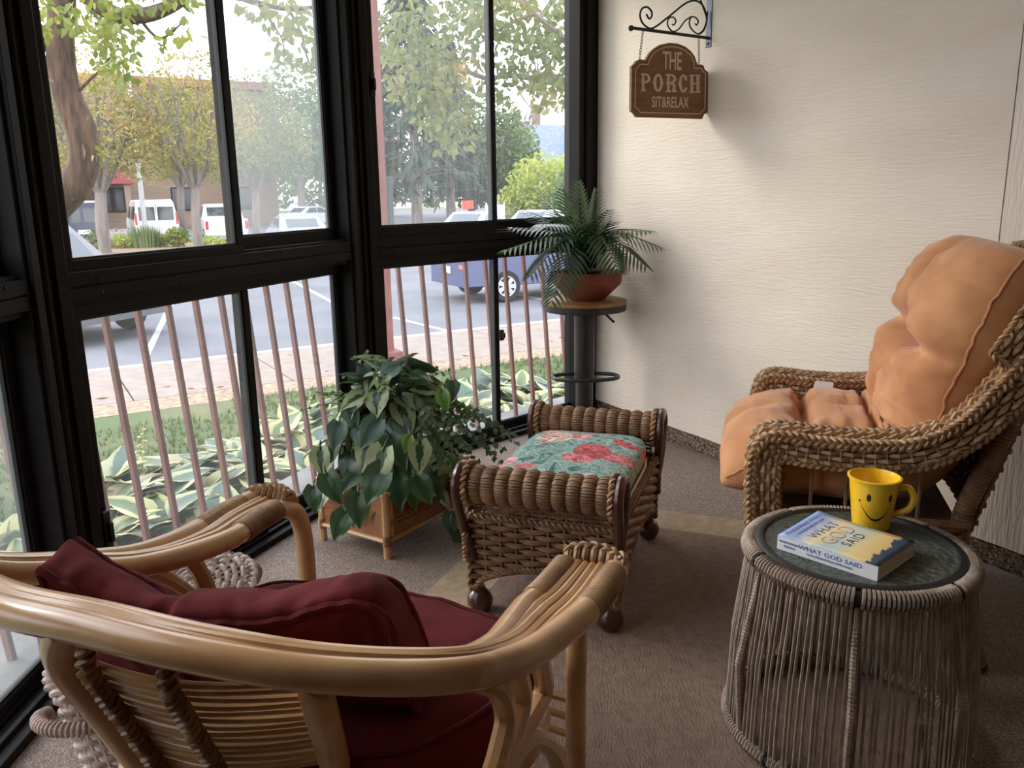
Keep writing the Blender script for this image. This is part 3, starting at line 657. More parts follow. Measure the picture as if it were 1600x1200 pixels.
bush(915, 62, 'green bush beside the lime bush near the siding wall', m_farleaf, 2.6, 2.2, 1500)
b = gp(186, 386); bo = MB()
bo.grid(lambda u, v: b + Vector((cos(2 * pi * u) * sin(pi * v) * .85, sin(2 * pi * u) * sin(pi * v) * .7, .25 + cos(pi * v) * .5)) * 1.0 + Vector((0, 0, .12 * noise.noise(Vector((cos(6.28 * u) * 2, sin(6.28 * u) * 2, v * 3))))), 24, 12, cu=True)
tag(bo.build('boulder', mat('mauve_grey_stone', lin((160, 146, 148)), lin((134, 122, 124)), rough=.9, scale=6, bump=.4)), 'rounded mauve-grey boulder in the planting bed', 'boulder')
# lamp pole
pb = gp(230, 383, GZ - .12); lp = empty('light_pole', pb); tag(lp, 'tall pale light pole standing in front of the white van', 'pole')
m_pole = mat('pale_galvanised_pole', lin((196, 196, 198)), lin((176, 176, 180)), rough=.5, scale=4)
MB().tube([pb, pb + Vector((0, 0, 4)), pb + Vector((0, 0, 9.6))], [.12, .105, .07], 12).build('shaft', m_pole, lp)
MB().lathe([(.22, 0), (.22, .25), (.13, .3)], 16, pb).build('footing', m_kerb, lp)
MB().tube([pb + Vector((0, 0, 9.5)), pb + Vector((-.7, 0, 9.8)), pb + Vector((-1.4, 0, 9.8))], .05, 8).box(pb + Vector((-1.6, 0, 9.78)), (.6, .28, .14)).build('lamp_head', m_pole, lp)

# buildings
m_brick = mat('tan_brick_courses', lin((142, 122, 104)), lin((126, 106, 90)), rough=.9, scale=1.2, stretch=(1, 1, 9))
m_redfas = mat('dull_red_fascia', lin((138, 66, 64)), rough=.7)
m_dkglass = mat('dark_window_glass', (0.02, 0.025, 0.03), rough=.1)
m_redroof = mat('red_brown_roof', lin((146, 98, 84)), lin((130, 86, 74)), rough=.8, scale=2)
def bpt(x, y, Y): return ondepth(x, y, Y)
bl = bpt(-260, 340, 52); br = bpt(437, 340, 66); bl.z = br.z = GZ - .1
bu = empty('brick_building', (bl + br) / 2); tag(bu, 'long tan brick building with red canopy behind the parked vans', 'building')
dx = (br - bl); dn = Vector((-dx.y, dx.x, 0)).normalized(); ex = dx.normalized(); Lb = dx.length
MB().obox(bl, dx, dn * 22, (0, 0, 9.9)).build('wall', m_brick, bu, smooth=False)
MB().obox(bl - dn * .3 + Vector((0, 0, 9.9)), dx + ex * .3, dn * 22.6, (0, 0, .55)).build('parapet', m_redroof, bu, smooth=False)
MB().obox(bl + ex * (Lb - 19) - dn * 5 + Vector((0, 0, 3.1)), ex * 8.3, dn * 5.0, (0, 0, .95)).build('canopy', m_redfas, bu, smooth=False)
for k in (.3, 7.6): MB().obox(bl + ex * (Lb - 19 + k) - dn * 4.8, ex * .35, dn * .35, (0, 0, 3.1)).build('canopy_post', m_brick, bu, smooth=False)
for k in range(6):
    f = MB().obox(bl + ex * (Lb - 3.2 - k * 4.6) - dn * .03 + Vector((0, 0, 1.2)), ex * 1.5, dn * .06, (0, 0, 1.7)).build('window', m_frame, bu, smooth=False)
    MB().obox(bl + ex * (Lb - 3.1 - k * 4.6) - dn * .05 + Vector((0, 0, 1.3)), ex * 1.3, dn * .04, (0, 0, 1.5)).build('pane', m_dkglass, f, smooth=False)
for k in range(7):
    f = MB().obox(bl + ex * (Lb - 3.6 - k * 4.6) - dn * .03 + Vector((0, 0, 5.6)), ex * 1.7, dn * .06, (0, 0, 1.9)).build('window', m_frame, bu, smooth=False)
    MB().obox(bl + ex * (Lb - 3.5 - k * 4.6) - dn * .05 + Vector((0, 0, 5.7)), ex * 1.5, dn * .04, (0, 0, 1.7)).build('pane', m_dkglass, f, smooth=False)
# blue-roofed house
m_cream = mat('cream_house_siding', lin((206, 192, 172)), lin((190, 176, 156)), rough=.85, scale=3, stretch=(1, 1, 6))
m_shing = mat('blue_grey_shingles', lin((112, 124, 148)), lin((132, 142, 164)), rough=.85, scale=2.5, stretch=(1, 1, 3))
hb = bpt(850, 340, 84); hb.z = GZ - .1
ho = empty('house', hb); tag(ho, 'cream house with steep blue-grey roof and brick chimney', 'house')
X = Vector((.96, .28, 0)); Yv = Vector((-.28, .96, 0))
MB().obox(hb - X * 3.2, X * 9, Yv * 8, (0, 0, 5.0)).build('wall', m_cream, ho, smooth=False)
rf = MB().prism([(-3.7, 4.7), (-2.2, 8.8), (5.6, 8.8), (6.4, 4.7)], lambda a, b_, t: hb + X * a + Yv * t * (1 if b_ < 5 else .5) + Yv * (4 if b_ > 5 else 0) * 1.0 + Vector((0, 0, b_)), -.4, 8.4).build('roof', m_shing, ho, smooth=False)
MB().prism([(2.2, 4.4), (4.6, 8.2), (7.0, 4.4)], lambda a, b_, t: hb + X * a + Yv * t + Vector((0, 0, b_)), -1.6, 3.0).build('gable_roof', m_shing, ho, smooth=False)
MB().prism([(2.6, 0), (2.6, 4.4), (4.6, 7.5), (6.6, 4.4), (6.6, 0)], lambda a, b_, t: hb + X * a + Yv * t + Vector((0, 0, b_)), -1.2, 3.0).build('gable', m_cream, ho, smooth=False)
MB().obox(hb + X * .3 + Yv * 4 + Vector((0, 0, 7.5)), X * .75, Yv * .75, (0, 0, 3.2)).obox(hb + X * .2 + Yv * 3.9 + Vector((0, 0, 10.6)), X * .95, Yv * .95, (0, 0, .2)).build('chimney', m_brick, ho, smooth=False)
for k in (-2.2, .2):
    f = MB().obox(hb + X * k - Yv * .05 + Vector((0, 0, 3.0)), X * 1.1, Yv * .1, (0, 0, 1.5)).build('window', m_paint, ho, smooth=False)
    MB().obox(hb + X * (k + .1) - Yv * .08 + Vector((0, 0, 3.1)), X * .9, Yv * .1, (0, 0, 1.3)).build('pane', m_dkglass, f, smooth=False)
# yard sign and flags
sb = bpt(774, 343, 40); sb.z = GZ - .12
ys = empty('yard_sign', sb); tag(ys, 'white board sign on two posts beside the road', 'sign')
for k in (-.42, .42): MB().obox(sb + Vector((k - .04, 0, 0)), (.08, 0, 0), (0, .08, 0), (0, 0, 1.75)).build('post', m_paint, ys, smooth=False)
MB().obox(sb + Vector((-.40, -.02, .8)), (.8, 0, 0), (0, .05, 0), (0, 0, .85)).build('board', mat('pale_blue_white_board', lin((206, 214, 226)), rough=.6), ys, smooth=False)
m_orange = mat('orange_flag_cloth', lin((226, 84, 52)), rough=.7)
for i, (x, w) in enumerate(((722, .5), (731, .38))):
    fb = bpt(x, 343, 52 + i); fb.z = GZ - .12; fo = empty('marker_flag', fb); tag(fo, 'orange marker flag on thin stake beside the road', 'flag', 'orange flags by the road')
    MB().tube([fb, fb + Vector((0, 0, 1.75))], .02, 6).build('stake', m_paint, fo)
    MB().grid(lambda u, v: fb + Vector((u * w, .06 * sin(u * 6), 1.25 + v * .5)), 8, 2).build('flag', m_orange, fo)

# distant tree line beyond the road
for i, x in enumerate(range(330, 960, 84)):
    broadleaf('distant_tree', 'distant grey-green tree in the row beyond the road', x + (i * 37) % 23, 118 + (i * 29) % 25, 9 + (i * 7) % 5, .35, [((0, 0, 4.2), 4.2, 3.6, 4.2), ((.6, 0, 7), 3.2, 2.8, 3)], m_farleaf, 1300, .8, m_bark2, group='distant trees beyond the road')
# ------------------------------------------------------------------ weaving helpers
def weave_rows(mb, S, nu, nv, r, amp, flat=0.6, sides=5, sub=2, closed=False, keep=None, v0=0.0, v1=1.0, phase=0):
    for j in range(nv):
        v = lerp(v0, v1, (j + .5) / nv); run = []
        n = nu * sub
        for i in range(n + (0 if closed else 1)):
            u = i / n; P, N = S(u, v)
            if keep and not keep(u, v):
                if len(run) > 1: mb.tube(run, r, sides)
                run = []; continue
            run.append(P + N * amp * cos(pi * nu * u + pi * (j + phase)))
        if len(run) > 1: mb.tube(run, r, sides, closed=closed and not keep and True)
def weave_stakes(mb, S, nu, r, v0=0.0, v1=1.0, nseg=6, sides=5, lo=None):
    for i in range(nu + 1):
        u = i / nu; a = lo(u) if lo else v0
        if a >= v1: continue
        mb.tube([S(u, lerp(a, v1, k / nseg))[0] for k in range(nseg + 1)], r, sides)
def arclen(P):
    d = [0]
    for i in range(1, len(P)): d.append(d[-1] + (P[i] - P[i - 1]).length)
    return d
def resample(P, n):
    d = arclen(P); out = []; j = 0
    for i in range(n + 1):
        t = d[-1] * i / n
        while j < len(d) - 2 and d[j + 1] < t: j += 1
        k = (t - d[j]) / max(1e-9, d[j + 1] - d[j]); out.append(P[j].lerp(P[j + 1], min(1, max(0, k))))
    return out
def frames(P, up):
    out = []; up = Vector(up)
    for i in range(len(P)):
        t = (P[min(i + 1, len(P) - 1)] - P[max(i - 1, 0)]).normalized(); u = up - t * up.dot(t)
        u = u.normalized() if u.length > 1e-5 else t.orthogonal().normalized(); out.append((t, u, t.cross(u)))
    return out
def braid(mb, path, w, r, pitch, up, sides=5, h=0.5):
    L = arclen(path)[-1]; n = max(8, int(L / pitch * 16)); P = resample(path, n); F = frames(P, up)
    for k in range(3):
        pts = []
        for i in range(n + 1):
            a = 2 * pi * (L * i / n) / pitch + k * 2 * pi / 3
            pts.append(P[i] + F[i][2] * w * sin(a) + F[i][1] * w * h * sin(2 * a))
        mb.tube(pts, r, sides)
def rope(mb, path, R, r, pitch, strands=3, sides=5, closed=False, per=8):
    L = arclen(path)[-1]; n = max(8, int(L / pitch * per)); P = resample(path, n); up = Vector((0.13, .21, 1)); F = frames(P, up)
    for k in range(strands):
        pts = []
        for i in range(n + 1):
            a = 2 * pi * (L * i / n) / pitch + k * 2 * pi / strands
            pts.append(P[i] + (F[i][1] * cos(a) + F[i][2] * sin(a)) * R)
        mb.tube(pts, r, sides)
def ringed(mb, path, r, pitch, depth=.0018, sides=10, taper=1.0):
    L = arclen(path)[-1]; n = max(6, int(L / pitch * 4)); P = resample(path, n)
    mb.tube(P, [lerp(r, r * taper, i / n) + depth * (1 if i % 4 in (1, 2) else -1) * .5 for i in range(n + 1)], sides)
def blob(mb, fn, nu=24, nv=14): mb.grid(fn, nu, nv, cu=True)

m_wick = mat('brown_wicker', lin((156, 120, 88)), lin((116, 84, 58)), rough=.5, scale=22, bump=.15, bscale=80, spec=.4, c3=lin((178, 144, 108)))
m_wick_lt = mat('tan_seagrass_wicker', lin((178, 142, 104)), lin((136, 100, 68)), rough=.45, scale=18, spec=.45, c3=lin((198, 166, 128)))
m_darkwood = mat('dark_stained_wood', lin((84, 46, 34)), lin((62, 32, 24)), rough=.3, scale=10, stretch=(1, 1, 3), coat=.4)
m_rattan = mat('honey_rattan_pole', lin((222, 178, 128)), lin((190, 138, 90)), rough=.3, scale=7, spec=.5, coat=.5, c3=lin((230, 192, 146)))
m_rattan_dk = mat('brown_rattan_binding', lin((156, 112, 70)), lin((118, 80, 50)), rough=.4, scale=16)
m_willow = mat('whitewashed_willow', lin((206, 186, 176)), lin((158, 136, 124)), rough=.55, scale=20, c3=lin((122, 96, 80)))

# ------------------------------------------------------------------ rug
m_rug = mat('brown_woven_carpet', lin((146, 122, 106)), lin((128, 105, 90)), rough=.95, scale=40, stretch=(1, 1, 1), bump=.5, bscale=260, bstretch=(1, .25, 1))
m_rugb = mat('tan_carpet_border', lin((178, 156, 130)), lin((160, 138, 112)), rough=.95, scale=30, bump=.35, bscale=240)
RA = hd(22); RB = Vector((RA.y, -RA.x, 0))           # along, across
rl = Vector((-.287, 2.178, 0)); rt = Vector((.564, 2.85, 0)); rr_ = Vector((.88, 1.60, 0))
a_l = rl.dot(RB); a_r = rr_.dot(RB); b_t = rt.dot(RA); b_b = -0.75
RA_c = lambda a, b, z: RB * a + RA * b + Vector((0, 0, z))
ru = empty('rug', RA_c((a_l + a_r) / 2, (b_t + b_b) / 2, 0)); tag(ru, 'brown woven carpet with a tan border strip on the pebbled floor', 'rug')
MB().obox(RA_c(a_l + .17, b_b, 0.0), RB * (a_r - a_l - .17), RA * (b_t - b_b - .17), (0, 0, .007)).build('field', m_rug, ru, smooth=False)
MB().obox(RA_c(a_l, b_b, 0.0), RB * .168, RA * (b_t - b_b), (0, 0, .006)).build('border', m_rugb, ru, smooth=False)
MB().obox(RA_c(a_l + .17, b_t - .168, 0.0), RB * (a_r - a_l - .17), RA * .168, (0, 0, .006)).build('border', m_rugb, ru, smooth=False)
RZ = .0065

# ------------------------------------------------------------------ ottoman
OE = Vector((.948, -.317, 0)).normalized(); OY = Vector((-OE.y, OE.x, 0)); OC = Vector((-.121, 2.124, RZ)) + OE * .2035 + OY * .329
ot = empty('wicker_ottoman', OC); tag(ot, 'brown wicker ottoman with rolled ends and dark ball feet', 'ottoman')
def OP(a, b, z): return OC + OE * a + OY * b + Vector((0, 0, z))
HA, HB = .205, .335
for (a, b) in ((-1, -1), (1, -1), (1, 1), (-1, 1)):
    MB().lathe([(.012, 0), (.026, .006), (.036, .022), (.037, .036), (.030, .054), (.018, .064), (.016, .075)], 16, OP(a * (HA - .02), b * (HB - .02), 0)).build('ball_foot', m_darkwood, ot)
def operim(u):
    """rounded rectangle perimeter -> a, b, normal a, b, arch 0..1 along the side"""
    per = 4 * (HA + HB); s = (u % 1.0) * per; sides = ((-HA, -HB, 1, 0, 2 * HA, 0, -1), (HA, -HB, 0, 1, 2 * HB, 1, 0), (HA, HB, -1, 0, 2 * HA, 0, 1), (-HA, HB, 0, -1, 2 * HB, -1, 0))
    for (x, y, dx, dy, L, nx, ny) in sides:
        if s <= L + 1e-9: return x + dx * s, y + dy * s, nx, ny, s / L, L
        s -= L
    return -HA, -HB, 0, -1, 0, 2 * HA
def olow(u):
    *_, t, L = operim(u); return .075 + (.075 if L < .5 else .09) * max(0, sin(pi * t)) ** .7 * (1 if .08 < t < .92 else .3)
OTOP = .285
def OS(u, v):
    a, b, nx, ny, t, L = operim(u); k = 1 - .03 * sin(pi * v) ; z = lerp(.07, OTOP, v)
    inset = .012 * (1 - v)
    return OP(a - nx * inset, b - ny * inset, z), (OE * nx + OY * ny)
NU = 48
mb = MB(); weave_rows(mb, OS, NU, 14, .0076, .0078, sides=6, sub=4, keep=lambda u, v: lerp(.07, OTOP, v) > olow(u))
weave_stakes(mb, OS, NU * 1, .0055, lo=lambda u: (olow(u) - .07) / (OTOP - .07))
mb.build('wicker_weave', m_wick, ot, kind='stuff')
mb = MB(); [mb.add(*q) for q in ()]
n = 160
liner = [operim(i / n) for i in range(n)]
mb.add([OP(p[0] - p[2] * .02, p[1] - p[3] * .02, olow(i / n) + .004) for i, p in enumerate(liner)] + [OP(p[0] - p[2] * .02, p[1] - p[3] * .02, OTOP) for p in liner], [(i, (i + 1) % n, n + (i + 1) % n, n + i) for i in range(n)] + [tuple(range(n, 2 * n))])
mb.build('liner', m_wick, ot)
mb = MB()
for q in range(4):
    c0 = (0, 2 * HA, 2 * HA + 2 * HB, 4 * HA + 2 * HB)[q] / (4 * (HA + HB)); c1 = (2 * HA, 2 * HA + 2 * HB, 4 * HA + 2 * HB, 4 * (HA + HB))[q] / (4 * (HA + HB))
    pl = [];
    for i in range(25):
        u = lerp(c0 + .0005, c1 - .0005, i / 24); a, b, nx, ny, t, L = operim(u); pl.append(OP(a, b, olow(u)))
    rope(mb, pl, .006, .0048, .04, 3)
    tp = [OP(operim(lerp(c0 + .0005, c1 - .0005, i / 12))[0], operim(lerp(c0 + .0005, c1 - .0005, i / 12))[1], OTOP + .004) for i in range(13)]
    braid(mb, tp, .009, .005, .05, (0, 0, 1))
for (a, b) in ((-1, -1), (1, -1), (1, 1), (-1, 1)): rope(mb, [OP(a * HA, b * HB, .07), OP(a * HA, b * HB, .17), OP(a * (HA + .002), b * HB, OTOP)], .004, .004, .05, 2)
mb.build('braid_trim', m_wick, ot)
for sg in (-1, 1):
    bc = sg * (HB + .0); zc = .382; R = .046
    mb = MB(); K = 40; nb_ = 10; seg = 60
    for k in range(K):
        a = 2 * pi * k / K; pts = []
        for i in range(seg + 1):
            t = i / seg; bul = .010 * abs(sin(pi * nb_ * t)) ** .6; r = R - .008 + bul + (.0018 if k % 2 else 0)
            pts.append(OP(lerp(-HA + .012, HA - .012, t), bc + cos(a) * r, zc + sin(a) * r))
        mb.tube(pts, .0042, 4)
    mb.lathe([(R - .012, 0), (R - .012, 2 * HA - .03)], 20, OP(-HA + .015, bc, zc), OE)
    roll = mb.build('rolled_end', m_wick, ot)
    # wicker web below the roll
    Sw = lambda u, v: (OP(lerp(-HA + .02, HA - .02, u), bc - sg * .006, lerp(OTOP - .01, zc - R + .006, v)), OY * sg)
    mb = MB(); weave_rows(mb, Sw, 16, 5, .0052, .004); weave_stakes(mb, Sw, 16, .0036); mb.build('web_panel', m_wick, ot, kind='stuff')
    for sa in (-1, 1):
        # bent dark wood loop with a braid collar
        pl = [OP(sa * (HA - .012), bc, .165), OP(sa * (HA + .003), bc + sg * .012, .23), OP(sa * (HA + .01), bc + sg * .03, .30), OP(sa * (HA + .012), bc + sg * .052, .36), OP(sa * (HA + .012), bc + sg * .05, .405), OP(sa * (HA + .012), bc + sg * .015, .432), OP(sa * (HA + .012), bc - sg * .025, .42), OP(sa * (HA + .012), bc - sg * .045, .38), OP(sa * (HA + .010), bc - sg * .035, .31), OP(sa * (HA + .004), bc - sg * .012, .24), OP(sa * (HA - .010), bc + sg * .002, .17)]
        MB().tube(catmull(pl, 5), .0135, 10).build('wood_handle', m_darkwood, ot)
        mb = MB(); cir = [OP(sa * (HA - .008), bc + cos(t) * (R + .004), zc + sin(t) * (R + .004)) for t in [2 * pi * i / 32 for i in range(33)]]
        braid(mb, cir, .010, .0055, .045, OE); mb.build('braid_collar', m_wick_lt, ot)
        mb = MB(); u_ = [OP(sa * (HA + .006), bc + sg * -.03, .25), OP(sa * (HA + .008), bc - sg * .02, .19), OP(sa * (HA + .006), bc + sg * .0, .158), OP(sa * (HA + .004), bc + sg * .018, .19), OP(sa * (HA + .002), bc + sg * .022, .25)]
        rope(mb, catmull(u_, 5), .006, .005, .04, 3); mb.build('braid_trim', m_wick, ot)
# floral cushion on top
def floral():
    m = bpy.data.materials.new('floral_print_fabric'); m.use_nodes = True
    N = m.node_tree.nodes; L = m.node_tree.links; b = N['Principled BSDF']; b.inputs['Roughness'].default_value = .85
    t = N.new('ShaderNodeTexCoord')
    def nz(s, d=3, dist=0):
        q = N.new('ShaderNodeTexNoise'); q.inputs['Scale'].default_value = s; q.inputs['Detail'].default_value = d; q.inputs['Distortion'].default_value = dist; L.new(t.outputs['Object'], q.inputs['Vector']); return q
    def ramp(src, stops, interp='LINEAR'):
        r = N.new('ShaderNodeValToRGB'); r.color_ramp.interpolation = interp; e = r.color_ramp.elements
        e[0].position, e[0].color = stops[0][0], (*stops[0][1], 1); e[1].position, e[1].color = stops[-1][0], (*stops[-1][1], 1)
        for p, c in stops[1:-1]: x = e.new(p); x.color = (*c, 1)
        L.new(src, r.inputs[0]); return r
    bgc = ramp(nz(15, 3, 2.6).outputs[0], [(.30, lin((58, 92, 88))), (.40, lin((96, 138, 124))), (.47, lin((168, 200, 194))), (.52, lin((84, 122, 104))), (.58, lin((196, 216, 212))), (.64, lin((110, 148, 110))), (.72, lin((206, 210, 150)))])
    # flowers: voronoi cells warped by noise
    wz = nz(30, 2); mxv = N.new('ShaderNodeVectorMath'); mxv.operation = 'MULTIPLY_ADD'; mxv.inputs[1].default_value = (.035, .035, .035)
    L.new(wz.outputs['Color'], mxv.inputs[0]); L.new(t.outputs['Object'], mxv.inputs[2])
    vo = N.new('ShaderNodeTexVoronoi'); vo.inputs['Scale'].default_value = 7.6; L.new(mxv.outputs[0], vo.inputs['Vector'])
    sp = N.new('ShaderNodeSeparateColor'); L.new(vo.outputs['Color'], sp.inputs[0])
    pet = nz(48, 3, 1.5)
    fc = ramp(sp.outputs[0], [(0, lin((226, 150, 156))), (.3, lin((238, 190, 190))), (.55, lin((214, 112, 118))), (.75, lin((240, 226, 200))), (1, lin((232, 160, 166)))], 'CONSTANT')
    shade = N.new('ShaderNodeMix'); shade.data_type = 'RGBA'; shade.blend_type = 'MULTIPLY'; shade.inputs[0].default_value = .9
    pr = ramp(pet.outputs[0], [(.36, lin((170, 84, 96))), (.5, lin((236, 200, 200))), (.62, (1.15, 1.12, 1.1))]); L.new(fc.outputs[0], shade.inputs[6]); L.new(pr.outputs[0], shade.inputs[7])
    core = ramp(vo.outputs['Distance'], [(.05, lin((150, 60, 70))), (.10, (1, 1, 1))]); mc = N.new('ShaderNodeMix'); mc.data_type = 'RGBA'; mc.blend_type = 'MULTIPLY'; mc.inputs[0].default_value = .8
    L.new(shade.outputs[2], mc.inputs[6]); L.new(core.outputs[0], mc.inputs[7])
    rad = ramp(vo.outputs['Distance'], [(.44, (1, 1, 1)), (.50, (0, 0, 0))]); pres = ramp(sp.outputs[1], [(.08, (0, 0, 0)), (.10, (1, 1, 1))])
    ml = N.new('ShaderNodeMath'); ml.operation = 'MULTIPLY'; L.new(rad.outputs[0], ml.inputs[0]); L.new(pres.outputs[0], ml.inputs[1])
    fin = N.new('ShaderNodeMix'); fin.data_type = 'RGBA'; L.new(ml.outputs[0], fin.inputs[0]); L.new(bgc.outputs[0], fin.inputs[6]); L.new(mc.outputs[2], fin.inputs[7]); L.new(fin.outputs[2], b.inputs['Base Color'])
    return m
def box_cushion(P, hw, hd_, hh, fn_top=None, p=6, nu=64, nv=20):
    """closed rounded slab: u around (superellipse plan), v from top centre to bottom centre"""
    mb = MB()
    def f(u, v):
        a = 2 * pi * u; ca, sa = cos(a), sin(a); q = (abs(ca) ** p + abs(sa) ** p) ** (-1 / p)
        w = v * pi; rr = min(1.0, abs(sin(w)) ** .38); zz = cos(w); zz = (abs(zz) ** .55) * (1 if zz > 0 else -1)
        x, y = ca * q * rr, sa * q * rr
        return P(x * hw, y * hd_, zz * hh * (1 + .12 * (1 - x * x) * (1 - y * y)), x, y)
    mb.grid(f, nu, nv, cu=True); return mb
def cP(a, b, z, x, y): return OP(a, b, .333 + z + .004 * noise.noise(Vector((a * 9, b * 9, 0))))
cu = empty('floral_cushion', OP(0, 0, .29)); tag(cu, 'floral print cushion in pink, cream and teal on the wicker ottoman', 'cushion')
box_cushion(cP, HA - .012, HB - .045, .045).build('cover', floral(), cu)
mb = MB()
mb.tube([cP(*( (HA - .012) * cos(a) * (abs(cos(a)) ** 6 + abs(sin(a)) ** 6) ** (-1 / 6), (HB - .045) * sin(a) * (abs(cos(a)) ** 6 + abs(sin(a)) ** 6) ** (-1 / 6), -.034, 0, 0)) for a in [2 * pi * i / 64 for i in range(64)]], .0045, 6, closed=True)
mb.build('piping', mat('white_piping', lin((226, 220, 206)), rough=.8), cu)

# ------------------------------------------------------------------ planter with trailing plants
F0 = Vector((-.411, 2.494, 0)); D1 = Vector((-.835, .55, 0)).normalized(); D2 = Vector((-D1.y * -1, 0, 0)); D2 = Vector((.55, .835, 0)).normalized()
PW, PL = .29, .44; pc_ = F0 + D1 * PW / 2 + D2 * PL / 2
pl = empty('rattan_planter', pc_); tag(pl, 'square rattan planter box with cane panels and short pole feet', 'planter')
def PP(a, b, z): return F0 + D1 * a + D2 * b + Vector((0, 0, z))
m_cane = mat('rattan_cane_panel', lin((176, 118, 68)), lin((146, 92, 50)), rough=.5, scale=40, stretch=(1, 1, 4), bump=.3, bscale=120)
for (a, b) in ((0, 0), (PW, 0), (PW, PL), (0, PL)):
    pole = MB().tube([PP(a, b, 0), PP(a, b, .225)], .013, 10).build('corner_pole', m_rattan, pl)
    ringed_ = MB(); ringed(ringed_, [PP(a, b, .042), PP(a, b, .078)], .0145, .006); ringed_.build('binding', m_rattan_dk, pole)
for (A, B, nn) in (((0, 0), (PW, 0), -D2), ((PW, 0), (PW, PL), D1), ((PW, PL), (0, PL), D2), ((0, PL), (0, 0), -D1)):
    a, b = PP(*A, 0), PP(*B, 0); d = (b - a); z1 = Vector((0, 0, 1))
    MB().obox(a + z1 * .055 - nn * .004, d, nn * .006, z1 * .155).build('cane_panel', m_cane, pl, smooth=False)
    MB().tube([a + z1 * .058 + nn * .004, b + z1 * .058 + nn * .004], .0085, 8).build('rail', m_rattan, pl)
    MB().tube([a + z1 * .215 + nn * .004, b + z1 * .215 + nn * .004], .0105, 8).build('rail', m_rattan, pl)
    if abs(nn.dot(D1)) > .5:
        for k in (.045, .955): MB().tube([a + d * k + z1 * .07 + nn * .006, a + d * k + z1 * .205 + nn * .006], .006, 6).build('stile', m_rattan, pl)
        mb = MB()
        for k in range(15): mb.tube([a + d * (.07 + .86 * k / 14) + z1 * .10 + nn * .006, a + d * (.07 + .86 * k / 14) + z1 * .185 + nn * .006], .0028, 5)
        for k in range(6): mb.tube([a + d * .06 + z1 * (.103 + .016 * k) + nn * .0075, a + d * .94 + z1 * (.103 + .016 * k) + nn * .0075], .0028, 5)
        mb.build('cane_lattice', m_cane, pl, kind='stuff')
MB().obox(PP(.01, .01, .05), D1 * (PW - .02), D2 * (PL - .02), (0, 0, .135)).build('soil', m_mulch, pl, smooth=False)
TOPC = pc_ + Vector((0, 0, .185))
po = empty('trailing_plant', TOPC); tag(po, 'bushy mixed pothos and fern plant spilling over the rattan planter', 'plant')
lm1 = leafmat('dark_pothos_leaf', lin((50, 76, 48)), lin((68, 94, 62)), .5, rough=.28, trans=.1)
lm2 = leafmat('variegated_pothos_leaf', lin((50, 74, 46)), lin((156, 168, 124)), .86, rough=.3, trans=.12, streak=.9, ns=60)
lm3 = leafmat('light_green_pothos_leaf', lin((84, 122, 50)), lin((118, 150, 70)), .6, rough=.4, trans=.25)
lm4 = leafmat('blue_green_leaf', lin((72, 98, 84)), lin((96, 120, 104)), .55, rough=.35, trans=.1)
PLV = [leaf_mesh('pothos_leaf', .125, .046, lm1, droop=.5, fold=.25, heart=.5, nu=9, petiole=.03), leaf_mesh('pothos_leaf', .12, .044, lm2, droop=.4, fold=.2, heart=.5, nu=9, petiole=.03), leaf_mesh('pothos_leaf', .10, .036, lm3, droop=.5, fold=.3, heart=.4, petiole=.03), leaf_mesh('pothos_leaf', .115, .043, lm4, droop=.35, fold=.2, heart=.5, nu=9, petiole=.03)]
rp_ = random.Random(21)
camdir = (Vector((0, 0, 0)) - pc_); camdir.z = 0; camdir.normalize()
for i in range(150):
    a = i * 2.39996; t = (i + .5) / 150; el = radians(lerp(-9, 82, t ** .85)); 
    d = Vector((cos(a) * cos(el), sin(a) * cos(el), sin(el)))
    R = Vector((.20, .235, .36)); p = Vector((0, 0, .02)) + D1 * 0 + (D1 * d.dot(D1) * R.x + D2 * d.dot(D2) * R.y) + Vector((0, 0, d.z * R.z)) if el > 0 else (D1 * d.dot(D1) * .205 + D2 * d.dot(D2) * .255 + Vector((0, 0, d.z * .34)))
    p = p * rp_.uniform(.82, 1.08); out = Vector((d.x, d.y, 0)).normalized()
    fw = out * rp_.uniform(.25, .75) + Vector((0, 0, rp_.uniform(-.95, -.15) if el < .9 else rp_.uniform(-.4, .3))) + Vector((rp_.uniform(-.35, .35), rp_.uniform(-.35, .35), 0))
    up = out * .8 + Vector((0, 0, .7))
    if TOPC.z + p.z < .09: p.z = .1 - TOPC.z
    wq = TOPC + p; dist = (wq - V2).dot(NB)
    if dist < .12: p = p + NB * (.12 - dist)
    inst(PLV[rp_.choice((0, 0, 1, 1, 1, 2, 3, 3))], 'leaf', po, Matrix.Translation(p) @ orient(fw, up).to_4x4() @ Matrix.Scale(rp_.uniform(.65, 1.1), 4))
for (x, y, Y, sc, k) in ((565, 572, 2.75, .8, 3), (590, 655, 2.45, 1.1, 3), (600, 700, 2.38, 1.35, 1), (655, 690, 2.42, 1.05, 1), (640, 680, 2.42, .7, 2), (530, 660, 2.55, 1, 3), (545, 635, 2.6, .9, 3), (600, 730, 2.36, 1.25, 0), (560, 770, 2.4, 1.1, 0), (510, 740, 2.52, 1.1, 0), (650, 745, 2.42, 1.0, 0), (690, 610, 2.62, .9, 2), (705, 595, 2.66, .8, 3), (500, 700, 2.6, 1.0, 1), (540, 800, 2.44, 1.0, 0), (490, 760, 2.58, .9, 0), (705, 800, 2.62, .8, 0), (715, 830, 2.62, .75, 0)):
    p = ondepth(x, y, Y) - TOPC; inst(PLV[k], 'leaf', po, Matrix.Translation(p) @ orient(Vector((rp_.uniform(-.5, .5), -.35, -.75)), Vector((rp_.uniform(-.4, .4), -.8, .6))).to_4x4() @ Matrix.Scale(sc * .85, 4))
